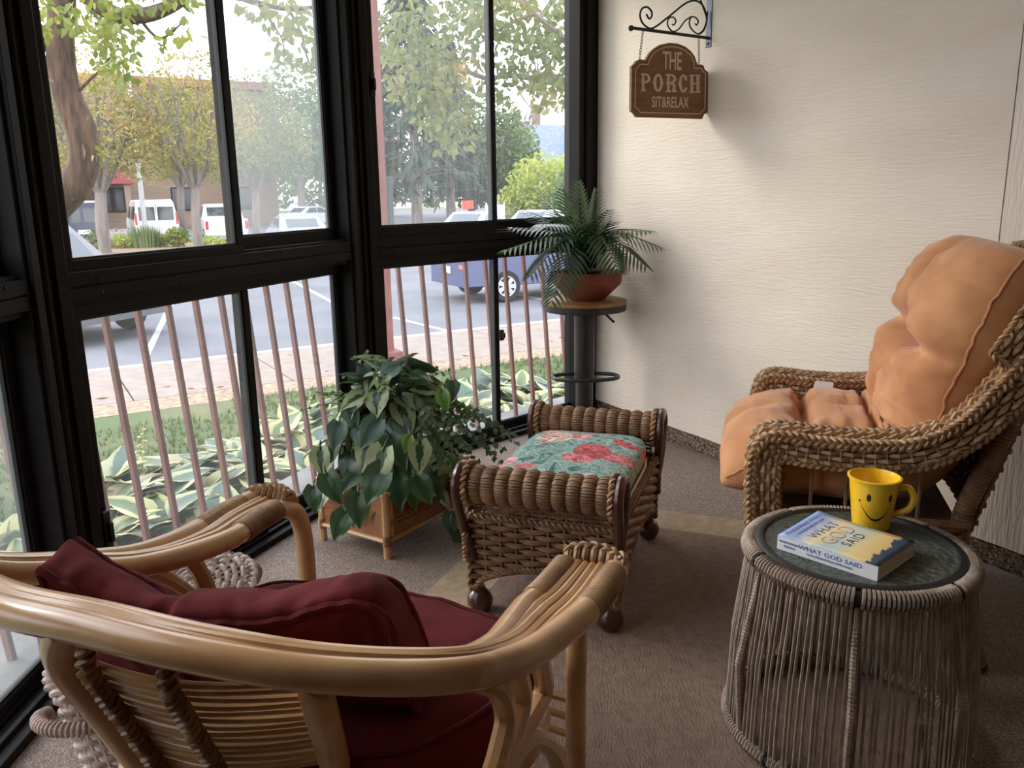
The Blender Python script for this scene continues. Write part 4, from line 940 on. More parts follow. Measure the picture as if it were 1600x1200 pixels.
m_fern = mat('fern_leaflet', lin((78, 104, 72)), lin((110, 134, 96)), rough=.4, scale=20, trans=.2)
m_fernl = mat('bright_fern_leaflet', lin((96, 128, 60)), lin((140, 160, 86)), rough=.5, scale=20, trans=.25)
rsp = random.Random(5)
def sprig(root, path, mt, L=.03, w=.011, n=14, stem=.0016):
    P = resample(catmull(path, 6), n); F = frames(P, (0.1, 0.2, 1)); mb = MB(); mb.tube(P, [stem * (1.3 - .8 * i / n) for i in range(n + 1)], 5)
    for i in range(1, n + 1):
        t, u, s = F[i]
        for sg in (-1, 1):
            e = (s * sg * .7 + t * .5 + u * rsp.uniform(-.7, .5)).normalized(); l = L * (1 - .35 * i / n); wv = e.cross(Vector((rsp.uniform(-.5, .5), -1, rsp.uniform(-.1, .8)))).normalized() * w * .5
            p = P[i]; mb.add([p, p + e * l * .45 + wv, p + e * l - u * .15 * l, p + e * l * .45 - wv], [(0, 1, 2, 3)])
    return mb.build('sprig', mt, root, smooth=False)
def q3(x, y, Y): return ondepth(x, y, Y)
cc = TOPC + Vector((0, 0, .12))
for tip, Y, mt, L in (((575, 552), 2.75, m_fern, .034), ((555, 560), 2.78, m_fern, .034), ((600, 560), 2.74, m_fern, .03), ((590, 585), 2.6, m_fern, .03), ((700, 580), 2.75, m_fernl, .03), ((715, 600), 2.75, m_fernl, .028), ((680, 575), 2.8, m_fernl, .03), ((480, 620), 2.62, m_fernl, .03), ((475, 640), 2.6, m_fernl, .03), ((500, 615), 2.62, m_fernl, .028), ((660, 590), 2.7, m_fern, .03), ((540, 590), 2.7, m_fern, .03)):
    tp = q3(*tip, Y); sprig(po, [cc, cc.lerp(tp, .55) + Vector((0, 0, .07)), tp], mt, L, .014)
for tip, Y in (((805, 690), 2.85), ((790, 672), 2.9), ((770, 705), 2.8), ((745, 720), 2.7), ((800, 680), 2.95), ((730, 700), 2.6), ((760, 660), 2.95), ((715, 745), 2.55), ((735, 655), 2.85), ((690, 735), 2.5), ((780, 720), 2.82), ((700, 690), 2.5), ((720, 670), 2.6), ((750, 690), 2.7), ((670, 770), 2.45), ((730, 740), 2.6), ((785, 700), 2.75)):
    tp = q3(*tip, Y); sprig(po, [cc, cc.lerp(tp, .5) + Vector((0, 0, .12)), tp], m_fern, .042, .021, 16)
mb = MB()
for i in range(16):
    a = i * 2.4; e = Vector((cos(a), sin(a), 0)); mb.tube(catmull([TOPC - Vector((0, 0, .03)), TOPC + e * .08 + Vector((0, 0, .16)), TOPC + e * .17 + Vector((0, 0, .2)), TOPC + e * .2 + Vector((0, 0, .1))], 4), .004, 5)
mb.build('stems', m_fern, po)

# ------------------------------------------------------------------ bar stool with potted palm
SB = Vector((.352, 3.93, 0)); SEATZ = .648
st = empty('bar_stool', SB); tag(st, 'black bar stool with round wooden seat in the room corner', 'stool')
m_blk = mat('black_powder_coat', (.022, .021, .02), (.03, .028, .027), rough=.4, scale=20)
MB().lathe([(.205, 0), (.205, .006), (.19, .014), (.06, .022), (.03, .03)], 40, SB).build('base_plate', m_blk, st)
MB().lathe([(.042, .02), (.042, .26), (.044, .262), (.044, .27)], 24, SB).build('lower_tube', m_blk, st)
MB().lathe([(.050, .262), (.050, SEATZ - .05)], 24, SB).build('column', m_blk, st)
sx_ = ray(1, 0).normalized(); sx_ = Vector((1, 0, 0)); mb = MB()
ringp = [SB + Vector((x, y, .285)) for x, y in ((.03, .02), (.12, -.01), (.155, -.05), (.13, -.115), (0, -.15), (-.13, -.115), (-.155, -.05), (-.12, -.01), (-.03, .02))]
mb.tube(catmull(ringp, 6), .0095, 8); mb.build('foot_ring', m_blk, st)
MB().lathe([(.194, SEATZ - .05), (.197, SEATZ - .046), (.197, SEATZ - .018)], 56, SB).build('seat_rim', m_blk, st)
m_oak = mat('oak_seat_wood', lin((176, 128, 76)), lin((148, 102, 58)), rough=.45, scale=8, stretch=(1, 6, 1))
MB().lathe([(.197, SEATZ - .018), (.199, SEATZ - .012), (.197, SEATZ - .003), (.190, SEATZ)], 56, SB).build('seat', m_oak, st)
MB().tube([SB + Vector((.03, -.02, SEATZ - .055)), SB + Vector((.09, -.04, SEATZ - .062)), SB + Vector((.135, -.05, SEATZ - .105))], .006, 8).build('lever', m_blk, st)
pt = SB + Vector((0.008, -.01, SEATZ))
m_terra = mat('terracotta_clay', lin((146, 82, 62)), lin((126, 66, 50)), rough=.7, scale=14)
pot = empty('terracotta_bowl', pt); tag(pot, 'faceted terracotta bowl planter standing on the bar stool', 'planter')
MB().lathe([(.075, 0), (.085, .004), (.155, .072), (.163, .085), (.168, .128), (.165, .134), (.156, .134), (.152, .115), (.14, .085)], 40, pt, capt=False).build('bowl', m_terra, pot)
MB().lathe([(.145, .10), (.05, .108), (.001, .11)], 24, pt).build('soil', mat('dark_potting_soil', lin((48, 36, 28)), rough=.95), pot)
pa0 = pt + Vector((0, 0, .105)); pa = empty('palm_plant', pa0); tag(pa, 'artificial palm with arching dark green fronds in the terracotta bowl', 'plant')
MB().lathe([(.062, -.002), (.07, .035), (.066, .035), (.06, .02)], 20, pa0).build('nursery_pot', m_blk, pa)
m_palm = mat('dark_palm_leaflet', lin((40, 66, 40)), lin((64, 90, 56)), rough=.32, scale=12, trans=.1)
m_palmb = mat('green_palm_leaflet', lin((58, 92, 46)), lin((82, 116, 60)), rough=.35, scale=12, trans=.2)
def frond(tip, rise, mt, n=19, L=.16):
    tip = Vector(tip); b0 = pa0 + Vector((0, 0, .02)); mid = b0.lerp(tip, .45) + Vector((0, 0, rise))
    P = resample(catmull([b0, b0.lerp(mid, .5) + Vector((0, 0, rise * .35)), mid, tip], 8), n); F = frames(P, (0, 0, 1)); mb = MB(); mb.tube(P, [.004 * (1.15 - .9 * i / n) for i in range(n + 1)], 5)
    for i in range(3, n + 1):
        t, u, s = F[i]; k = i / n; l = L * (sin(pi * min(1, .22 + .74 * k)) ** .6)
        for sg in (-1, 1):
            e = (s * sg * .75 + t * .75 - u * .12).normalized(); wv = (t.cross(e).cross(e)).normalized() * .0062; p = P[i]; g = Vector((0, 0, -l * .22))
            if wv.length < 1e-4: wv = t * .005
            mb.add([p - wv * .5, p + wv * .5, p + e * l * .5 + wv + g * .2 + u * .002, p + e * l + g, p + e * l * .5 - wv + g * .2 - u * .002], [(0, 1, 2, 4), (4, 2, 3)])
    mb.build('frond', mt, pa, smooth=False)
for (x, y, Yd, rise, k) in ((800, 355, 3.75, .10, 0), (790, 390, 3.62, .12, 1), (812, 325, 4.0, .09, 0), (855, 318, 4.05, .06, 1), (830, 430, 3.6, .15, 0), (862, 470, 3.45, .14, 0), (1030, 385, 3.72, .13, 0), (1008, 415, 3.66, .14, 0), (985, 365, 3.85, .11, 1), (965, 420, 3.55, .16, 0), (950, 330, 3.75, .08, 0), (905, 288, 3.95, .03, 1), (880, 300, 4.0, .04, 1), (930, 300, 3.9, .05, 0), (1015, 360, 3.62, .11, 0), (845, 350, 3.6, .12, 0)):
    frond(ondepth(x, y, Yd), rise, m_palmb if k else m_palm)
MB().tube([pa0, pa0 + Vector((0, 0, .1))], [.02, .008], 8).build('stem', m_palm, pa)
# ------------------------------------------------------------------ text
def text_mesh(body, size, sx=1.0, ext=.0004, off=0.0, align='CENTER', sp=1.0):
    cu = bpy.data.curves.new('lettering', 'FONT'); cu.body = body; cu.size = size; cu.align_x = align; cu.align_y = 'CENTER'; cu.extrude = ext; cu.offset = off; cu.space_character = sp; cu.resolution_u = 3
    o = bpy.data.objects.new('lettering', cu); COL.objects.link(o); dg = bpy.context.evaluated_depsgraph_get(); m = bpy.data.meshes.new_from_object(o.evaluated_get(dg))
    bpy.data.objects.remove(o); bpy.data.curves.remove(cu)
    if sx != 1.0:
        for v in m.vertices: v.co.x *= sx
    return m
def put_text(body, size, mt, parent, origin, xd, yd, sx=1.0, sp=1.0, off=0.0, align='CENTER', name='lettering'):
    m = text_mesh(body, size, sx, off=off, align=align, sp=sp); m.name = name; m.materials.append(mt)
    x = Vector(xd).normalized(); y = Vector(yd); y = (y - x * y.dot(x)).normalized(); z = x.cross(y)
    q = parent
    while q.parent is not None: q = q.parent
    M = Matrix.Translation(Vector(origin) - Vector(q.location)) @ Matrix((x, y, z)).transposed().to_4x4()
    m.transform(M); o = bpy.data.objects.new(name, m); COL.objects.link(o); o.parent = parent; return o

# ------------------------------------------------------------------ side table
TC = Vector((.708, 1.589, 0)); TZ = .43; RT = .2125; RB_ = .240
tb = empty('rope_side_table', TC + Vector((0, 0, RZ))); tag(tb, 'round taupe rope side table with pebbled glass top', 'table')
m_cord = mat('taupe_rope', lin((168, 150, 134)), lin((136, 118, 104)), rough=.55, scale=30, bump=.25, bscale=150)
m_tfr = mat('black_table_frame', (.02, .02, .022), rough=.45)
def ringpt(a, r, z): return TC + Vector((cos(a) * r, sin(a) * r, z))
breaks = [radians(x) for x in (-112, -60, 25, 110, 190)]
for i, b0 in enumerate(breaks):
    b1 = breaks[(i + 1) % 5] + (2 * pi if i == 4 else 0); mb = MB(); nW = int((b1 - b0 - .05) * RT / .0076)
    for k in range(nW):
        a = lerp(b0 + .025, b1 - .025, (k + .5) / nW); c = ringpt(a, RT, TZ - .016); e = Vector((cos(a), sin(a), 0)); t = Vector((-e.y, e.x, 0)) * .0012
        mb.tube([c + e * .0165 * cos(q) + Vector((0, 0, .0165 * sin(q))) + t * sin(q) for q in [2 * pi * j / 10 for j in range(10)]], .0040, 5, closed=True)
    mb.build('rope_wrap', m_cord, tb, kind='stuff')
MB().tube([ringpt(2 * pi * i / 64, RT, TZ - .016) for i in range(64)], .0145, 10, closed=True).build('top_ring', m_tfr, tb)
MB().lathe([(.177, TZ - .012), (.203, TZ - .012), (.203, TZ + .001), (.198, TZ + .004), (.188, TZ + .004), (.184, TZ - .004), (.177, TZ - .004)], 64, TC, capb=False, capt=False).build('black_rim', m_tfr, tb)
def pebble_glass():
    m = bpy.data.materials.new('pebbled_glass'); m.use_nodes = True; N = m.node_tree.nodes; L = m.node_tree.links; b = N['Principled BSDF']
    b.inputs['Base Color'].default_value = (*lin((118, 126, 118)), 1); b.inputs['Roughness'].default_value = .08; b.inputs['Specular IOR Level'].default_value = .9
    t = N.new('ShaderNodeTexCoord'); vo = N.new('ShaderNodeTexVoronoi'); vo.feature = 'SMOOTH_F1'; vo.inputs['Scale'].default_value = 85; bp = N.new('ShaderNodeBump'); bp.inputs['Strength'].default_value = .9; bp.inputs['Distance'].default_value = .005
    L.new(t.outputs['Object'], vo.inputs['Vector']); L.new(vo.outputs['Distance'], bp.inputs['Height']); L.new(bp.outputs[0], b.inputs['Normal'])
    tr = N.new('ShaderNodeBsdfTransparent'); tr.inputs[0].default_value = (*lin((176, 186, 178)), 1); mx = N.new('ShaderNodeMixShader'); mx.inputs[0].default_value = .5
    L.new(b.outputs[0], mx.inputs[1]); L.new(tr.outputs[0], mx.inputs[2]); L.new(mx.outputs[0], N['Material Output'].inputs[0]); return m
MB().lathe([(.186, TZ - .006), (.186, TZ), (.001, TZ)], 64, TC).build('glass_top', pebble_glass(), tb)
for i in range(5):
    b0 = breaks[i] + .4; mb = MB(); b1 = breaks[(i + 1) % 5] + .4 + (2 * pi if i == 4 else 0); nW = int((b1 - b0 - .04) * RB_ / .0085)
    for k in range(nW):
        a = lerp(b0 + .02, b1 - .02, (k + .5) / nW); c = ringpt(a, RB_, .018 + RZ); e = Vector((cos(a), sin(a), 0))
        mb.tube([c + e * .014 * cos(q) + Vector((0, 0, .014 * sin(q))) for q in [2 * pi * j / 8 for j in range(8)]], .0042, 5, closed=True)
    mb.build('rope_wrap', m_cord, tb, kind='stuff')
MB().tube([ringpt(2 * pi * i / 64, RB_, .018 + RZ) for i in range(64)], .012, 8, closed=True).build('bottom_ring', m_tfr, tb)
for i, b0 in enumerate(breaks):
    mb = MB(); ringed(mb, [ringpt(b0, RT - .004, TZ - .025), ringpt(b0 + .02, RB_ + .012, TZ * .45), ringpt(b0 + .02, RB_, .02)], .0085, .0075, .0012, 8); mb.build('leg', m_cord, tb)
mb = MB(); nS = 116
for k in range(nS):
    a = 2 * pi * k / nS + (.006 if k % 2 else -.006); r = .0030 + (.0006 if k % 5 == 0 else 0); wob = .002 * sin(k * 1.7)
    P = [ringpt(a, RT + .006, TZ - .03), ringpt(a + wob * 3, lerp(RT, RB_, .5) + .014, TZ * .5), ringpt(a + wob * 5, RB_ + .006, .025 + RZ)]
    mb.tube(P, r, 5)
mb.build('rope_strands', m_cord, tb, kind='stuff')
TTOP = TZ + .0005
# ------------------------------------------------------------------ mug
mp_ = onz(1360, 822, TTOP); mug = empty('smiley_mug', mp_); tag(mug, 'yellow plastic mug with black smiley face standing on the glass table', 'mug')
m_yel = mat('yellow_plastic', lin((244, 196, 40)), rough=.25, spec=.5, coat=.3); m_ink = mat('black_print', (.01, .01, .01), rough=.35)
MH, R0, R1 = .115, .038, .0515
def mr(z): return lerp(R0, R1, z / MH)
MB().lathe([(.001, 0), (R0 - .003, 0), (R0, .003), (mr(.1), .1), (R1 - .001, MH - .006), (R1 + .003, MH - .004), (R1 + .0035, MH), (R1 - .001, MH + .001), (R1 - .004, MH - .008), (R0 - .002, .01), (.001, .008)], 48, mp_, capb=False, capt=False).build('cup', m_yel, mug)
vd = Vector((-mp_.x, -mp_.y, 0)).normalized(); rd = Vector((-vd.y, vd.x, 0))
if rd.x < 0: rd = -rd
def mugpt(ang, z, o=.0006): e = vd * cos(ang) + rd * sin(ang); return mp_ + e * (mr(z) + o) + Vector((0, 0, z))
hp = lambda x, z: mp_ + (rd * .93 + vd * .05) .normalized() * x + Vector((0, 0, z))
MB().tube(catmull([hp(mr(.095) - .002, .095), hp(R1 + .016, .099), hp(R1 + .027, .077), hp(R1 + .020, .052), hp(mr(.04) + .006, .038), hp(mr(.036) - .002, .037)], 6), .0068, 8).build('handle', m_yel, mug)
for ang in (-.16, .78):
    MB().grid(lambda u, v: mugpt(ang + cos(2 * pi * u) * .095 * v, .080 + sin(2 * pi * u) * .0085 * v), 20, 3, cu=True).build('printed_eye', m_ink, mug)
def smile(t): return mugpt(lerp(-.58, .98, t), .070 - .042 * sin(pi * t) ** .8 + .004 * t, .0006)
mb = MB(); SP = [smile(i / 30) for i in range(31)]
for i in range(30):
    w0 = .0004 + .0019 * sin(pi * i / 30); w1 = .0004 + .0019 * sin(pi * (i + 1) / 30); z = Vector((0, 0, 1)); mb.add([SP[i] - z * w0, SP[i + 1] - z * w1, SP[i + 1] + z * w1, SP[i] + z * w0], [(0, 1, 2, 3)])
for t in (0, 1): mb.add(*(lambda c: ([c] + [mugpt(lerp(-.58, .98, t) + .045 * cos(a), .070 + .004 * t + .0024 * sin(a)) for a in [2 * pi * i / 10 for i in range(10)]], [(0, 1 + i, 1 + (i + 1) % 10) for i in range(10)]))(smile(t)))
mb.build('printed_smile', m_ink, mug)
# ------------------------------------------------------------------ book
BT = .029; bz = TTOP + BT
bd_ = onz(1372.9, 886, bz); ba = onz(1215.6, 836, bz); bc_ = onz(1424.6, 847, bz)
BX = (ba - bd_); BLg = BX.length; BX.normalize(); BY = bc_ - bd_; BY = BY - BX * BY.dot(BX); BY.normalize(); BWd = .165
bk0 = bd_ + Vector((0, 0, -BT)); book = empty('paperback_book', bk0 + BX * BLg / 2 + BY * BWd / 2); tag(book, 'thick paperback book with pale blue and yellow cover lying on the glass table', 'book')
def BP(a, b, z): return bk0 + BX * a + BY * b + Vector((0, 0, z))
m_page = mat('cream_page_edges', lin((226, 208, 172)), lin((206, 186, 150)), rough=.9, scale=6, stretch=(1, 1, 60))
m_bwhite = mat('white_book_cover', lin((236, 236, 240)), rough=.35)
def cover_mat():
    m = bpy.data.materials.new('sky_print_cover'); m.use_nodes = True; N = m.node_tree.nodes; L = m.node_tree.links; b = N['Principled BSDF']; b.inputs['Roughness'].default_value = .3
    at = N.new('ShaderNodeAttribute'); at.attribute_name = 'edge'; t = N.new('ShaderNodeTexCoord'); mpn = N.new('ShaderNodeMapping'); mpn.inputs['Rotation'].default_value = (0, 0, math.atan2(BX.y, BX.x) * -1); mpn.inputs['Scale'].default_value = (40, 9, 1)
    nz = N.new('ShaderNodeTexNoise'); nz.inputs['Scale'].default_value = 1.4; L.new(t.outputs['Object'], mpn.inputs[0]); L.new(mpn.outputs[0], nz.inputs['Vector'])
    ad = N.new('ShaderNodeMath'); ad.operation = 'MULTIPLY_ADD'; ad.inputs[1].default_value = .22; L.new(nz.outputs[0], ad.inputs[0]); L.new(at.outputs['Fac'], ad.inputs[2])
    cr = N.new('ShaderNodeValToRGB'); e = cr.color_ramp.elements
    st_ = [(0.0, (40, 66, 92)), (.115, (58, 84, 108)), (.135, (240, 206, 138)), (.30, (248, 222, 160)), (.42, (206, 218, 206)), (.55, (196, 216, 222)), (.66, (250, 232, 180)), (.76, (220, 220, 222)), (.86, (168, 184, 226)), (1.0, (158, 176, 228))]
    e[0].position, e[0].color = st_[0][0] + .0, (*lin(st_[0][1]), 1); e[1].position, e[1].color = 1.0, (*lin(st_[-1][1]), 1)
    for p, c in st_[1:-1]: x = e.new(p); x.color = (*lin(c), 1)
    sub = N.new('ShaderNodeMath'); sub.operation = 'SUBTRACT'; sub.inputs[1].default_value = .11; L.new(ad.outputs[0], sub.inputs[0]); L.new(sub.outputs[0], cr.inputs[0]); L.new(cr.outputs[0], b.inputs['Base Color']); return m
MB().obox(BP(.002, .001, .001), BX * (BLg - .004), BY * (BWd - .003), (0, 0, BT - .002)).build('pages', m_page, book, smooth=False)
MB().obox(BP(0, -.0012, 0), BX * BLg, BY * .0018, (0, 0, BT)).build('spine', m_bwhite, book, smooth=False)
MB().obox(BP(0, 0, 0), BX * BLg, BY * BWd, (0, 0, .001)).build('back_cover', m_bwhite, book, smooth=False)
def cov(u, v, dz=0): return BP(u * BLg, v * BWd, BT + .0004 + .016 * max(0, u - .45) ** 1.6 * v ** 1.5 + dz)
mb = MB(); mb.grid(lambda u, v: cov(u, v), 16, 10); fc = mb.build('front_cover', cover_mat(), book); ca = fc.data.color_attributes.new('edge', 'FLOAT_COLOR', 'POINT')
for i in range(17):
    for j in range(11): ca.data[i * 11 + j].color = (i / 16,) * 3 + (1,)
sl = fc.modifiers.new('card', 'SOLIDIFY'); sl.thickness = .0008; sl.offset = -1
m_tdk = mat('dark_title_ink', lin((70, 74, 92)), rough=.5); m_tor = mat('orange_title_ink', lin((214, 138, 62)), rough=.5); m_tbl = mat('blue_text_ink', lin((104, 122, 178)), rough=.5)
def cover_text(body, u, size, mt, sx=1, sp=1, off=-.0, v=.5):
    o = cov(u, v, .0011); xa = (cov(u, .9) - cov(u, .1)); put_text(body, size, mt, book, o, xa, BX, sx, sp, off)
cover_text('NEALE DONALD WALSCH', .945, .0125, m_tbl, .95); cover_text('CONVERSATIONS WITH GOD', .865, .0085, m_tbl, .95)
cover_text('WHAT', .735, .030, m_tdk, 1.05, 1.15, -.0004, .52); cover_text('GOD', .575, .046, m_tor, 1.05, 1.0, -.0012); cover_text('SAID', .42, .030, m_tdk, 1.05, 1.15, -.0004, .5)
put_text('WHAT GOD SAID', .0125, m_tbl, book, BP(BLg * .46, -.0016, BT * .66), -BX, (0, 0, 1), 1.25, 1.05)
put_text('CONVERSATIONS WITH GOD', .0058, m_tbl, book, BP(BLg * .46, -.0016, BT * .3), -BX, (0, 0, 1), 1.2)
put_text('NEALE DONALD', .006, m_tbl, book, BP(BLg * .87, -.0016, BT * .66), -BX, (0, 0, 1), 1.0); put_text('WALSCH', .006, m_tbl, book, BP(BLg * .87, -.0016, BT * .36), -BX, (0, 0, 1), 1.0)

# ------------------------------------------------------------------ high-back wicker armchair
NF = Vector((.593, 1.955, 0)); CU = Vector((.957, -.29, 0)).normalized(); CV = Vector((-CU.y, CU.x, 0)); CWD = .65
def CP_(u, v, z): return NF + CU * u + CV * v + Vector((0, 0, z))
wc = empty('wicker_armchair', CP_(.27, CWD / 2, 0)); tag(wc, 'high-backed tan wicker armchair with braided arms beside the siding wall', 'armchair')
prof = [(.035, 0.0), (.015, .2), (.002, .40), (.0, .50), (.014, .555), (.055, .574), (.16, .566), (.28, .566), (.37, .582), (.445, .632), (.51, .715), (.558, .79), (.61, .89), (.645, .965)]
for v0, sg, nm in ((0.0, -1, 'arm'), (CWD, 1, 'arm')):
    path = resample(catmull([CP_(u, v0, z) for u, z in prof], 6), 120); Fm = frames(path, CV)   # t, u(=lateral), w
    def AS(u, w):
        i = min(119, int(u * 120)); k = u * 120 - i; P = path[i].lerp(path[i + 1], k); t, lat, nor = Fm[i]; nor = -nor if nor.dot(CP_(.25, v0, .3) - P) > 0 else nor
        c, s = (w - .5) * 2, 0
        half = .040; dep = .058
        # U-shaped profile: inner side, top, outer side
        if w < .3: q = w / .3; off = lat * half + nor * (-dep * (1 - q)); N = lat
        elif w < .7: q = (w - .3) / .4; off = lat * lerp(half, -half, q) + nor * (.010 * sin(pi * q)); N = nor
        else: q = (w - .7) / .3; off = lat * -half + nor * (-dep * q); N = -lat
        return P + off, N
    mb = MB(); weave_rows(mb, AS, 58, 15, .0072, .0060, sides=5, sub=2); weave_stakes(mb, AS, 58, .0045, nseg=14); ob = mb.build('arm_weave', m_wick_lt, wc, kind='stuff')
    mb = MB(); mb.grid(lambda u, w: AS(u, w)[0] - AS(u, w)[1] * .006, 60, 14); mb.build('arm_core', m_wick_lt, wc)
    mb = MB()
    for w in (.30, .70): braid(mb, [AS(i / 110, w)[0] + AS(i / 110, w)[1] * .005 for i in range(110)], .0095, .0062, .05, CV, 6)
    for w in (.0, 1.0): braid(mb, [AS(i / 110, w)[0] for i in range(26, 110)], .008, .0052, .05, CV, 5)
    mb.build('arm_braid', m_wick_lt, wc)
    mb = MB(); ringed(mb, catmull([CP_(.548, v0 + sg * -.02, 0), CP_(.512, v0 + sg * -.02, .18), CP_(.478, v0 + sg * -.02, .36), CP_(.53, v0 + sg * -.02, .55), CP_(.575, v0 + sg * -.02, .70), CP_(.645, v0 + sg * -.02, .90), CP_(.67, v0 + sg * -.02, .97)], 8), .023, .009, .0018, 10); mb.build('rear_post', m_wick, wc)
    MB().lathe([(.022, 0), (.025, .004), (.025, .012)], 12, CP_(.548, v0 + sg * -.02, 0)).build('foot_cap', m_tfr, wc)
    Ss = lambda u, w: (CP_(lerp(.04, .48, u), v0, lerp(.14 + .04 * sin(pi * u), .37, w)), CV * sg)
    mb = MB(); weave_rows(mb, Ss, 18, 12, .0072, .005); weave_stakes(mb, Ss, 18, .0045); mb.build('side_panel', m_wick, wc, kind='stuff')
    MB().tube([CP_(.03, v0, .37), CP_(.49, v0, .37)], .012, 8).build('side_rail', m_wick, wc)
    Sr = lambda u, w: (CP_(lerp(.035, .075, w), v0 + sg * -.004, lerp(.37, .56, u)), CV * sg)
    mb = MB(); weave_rows(mb, Sr, 14, 2, .006, .004); weave_stakes(mb, Sr, 14, .006); mb.build('post_web', m_wick, wc, kind='stuff')
    for k in range(4): MB().tube([CP_(.14 + .08 * k, v0, .37), CP_(.14 + .08 * k, v0, .54)], .005, 6).build('spindle', m_wick, wc)
Sf = lambda u, w: (CP_(.03, lerp(.02, CWD - .02, u), lerp(.13 + .05 * sin(pi * u), .35, w)), -CU)
mb = MB(); weave_rows(mb, Sf, 26, 12, .0072, .005); weave_stakes(mb, Sf, 26, .0045); mb.build('front_apron', m_wick, wc, kind='stuff')
MB().obox(CP_(.02, .02, .325), CU * .47, CV * (CWD - .04), (0, 0, .018)).build('seat_deck', m_wick, wc, smooth=False)
Sb = lambda u, w: (CP_(lerp(.495, .675, w) + .03 * sin(pi * u), lerp(.02, CWD - .02, u), lerp(.34, .97 + .02 * sin(pi * u), w)), -CU)
mb = MB(); weave_rows(mb, Sb, 24, 28, .009, .006, sides=4); weave_stakes(mb, Sb, 24, .006, nseg=8, sides=4); mb.build('back_panel', m_wick, wc, kind='stuff')
mb = MB(); braid(mb, [Sb(i / 20, 1.0)[0] for i in range(21)], .016, .009, .07, CU, 6); mb.build('top_braid', m_wick_lt, wc)
# long tufted cushion
m_suede = mat('tan_suede', lin((202, 144, 96)), lin((180, 118, 74)), rough=.85, scale=9, bump=.12, bscale=30, sheen=.25)
ck = empty('tufted_cushion', CP_(.25, CWD / 2, .343)); tag(ck, 'thick tufted tan suede seat and back cushion in the wicker armchair', 'cushion')
cl = catmull([Vector((u, 0, z)) for u, z in ((-.075, .405), (.0, .437), (.12, .450), (.24, .447), (.34, .457), (.405, .50), (.432, .575), (.455, .67), (.49, .78), (.525, .88), (.555, .955), (.578, 1.0))], 8)
cl = resample(cl, 96); cfr = frames(cl, (0, 1, 0))
def tuft(s, t):
    h = 1.0
    if s > .5:
        k = min(1, (s - .5) * 10) * (1 if s < .93 else max(0, (1 - s) / .07))
        h -= .62 * k * exp(-((t - .02) / .11) ** 2) * (.75 + .25 * cos((s - .74) * 30))
        h -= .42 * exp(-((s - .735 - .02 * t) / .022) ** 2) * (.45 + .55 * exp(-((abs(t) - .25) / .4) ** 2))
        h -= .5 * exp(-(((s - .735) / .05) ** 2 + ((abs(t) - .22) / .16) ** 2))
    else:
        h -= .38 * exp(-((s - .205) / .014) ** 2)
        h -= .30 * exp(-(((s - .205) / .04) ** 2 + ((abs(t) - .3) / .16) ** 2))
        h -= .25 * exp(-((s - .37) / .012) ** 2)
        h -= .18 * exp(-((t - .02) / .08) ** 2)
    h -= .62 * exp(-((s - .505) / .022) ** 2)
    return max(.12, h)
def CK(u, w):
    """u along, w around section 0..1"""
    i = min(95, int(u * 96)); k = u * 96 - i; P = cl[i].lerp(cl[i + 1], k); T = cfr[i][0]; Nn = Vector((-T.z, 0, T.x))
    a = 2 * pi * w; c, s = cos(a), sin(a); p = 3.6
    q = (abs(c) ** p + abs(s) ** p) ** (-1 / p); t = c * q; hgt = s * q
    endk = max(.02, min(1, (1 - abs(2 * u - 1) ** 7))) ** .5
    half_w = .300 * (.86 + .14 * endk) * (1 - .05 * exp(-((u - .5) / .05) ** 2))
    edge = (1 - abs(t) ** 4) ** .5 if abs(t) < 1 else 0
    th_up = (.132 + .035 * min(1, max(0, (u - .5) * 4))) * endk * (.40 + .60 * edge) * tuft(u, t * .95); th_dn = (.085 + .02 * min(1, max(0, (u - .6) * 4)) + .02 * max(0, 1 - u * 6)) * endk * (.5 + .5 * edge)
    d = hgt * (th_up if hgt > 0 else th_dn)
    wr = .008 * noise.noise(Vector((u * 30, t * 5, 1.3))) + .006 * abs(noise.noise(Vector((u * 40 + t * 6, t * 9, 2.3)))) + .004 * noise.noise(Vector((u * 60, t * 14, 7))) + .0035 * noise.noise(Vector((u * 8, t * 40, 4)))
    X = P + Nn * (d + (wr if hgt > 0 else wr * .5) * endk)
    return CP_(X.x - .012 * 0, CWD / 2 + t * half_w, X.z)
mb = MB(); mb.grid(lambda u, w: CK(u, w), 150, 72, cv=True)
for e in (0, 1): mb.add([CK(e, j / 72) for j in range(72)], [tuple(range(72)) if e else tuple(range(71, -1, -1))])
mb.build('cover', m_suede, ck, angle=180)
for w in (.06, .44):
    MB().tube([CK(.02 + .96 * i / 120, w) for i in range(121)], .0035, 6).build('seam_piping', m_suede, ck)
for (s0, t0) in ((.205, .30), (.205, -.30), (.735, .22), (.735, -.22)):
    wq = math.acos(max(-1, min(1, t0 * .72))) / (2 * pi); p = CK(s0, wq); MB().ball(p, .009, 10, (1, 1, .7)).build('button', m_suede, ck)
MB().add([CP_(.16, CWD - .09, .545), CP_(.22, CWD - .09, .545), CP_(.222, CWD - .075, .575), CP_(.17, CWD - .075, .578)], [(0, 1, 2, 3)]).build('care_tag', m_bwhite, ck, smooth=False)
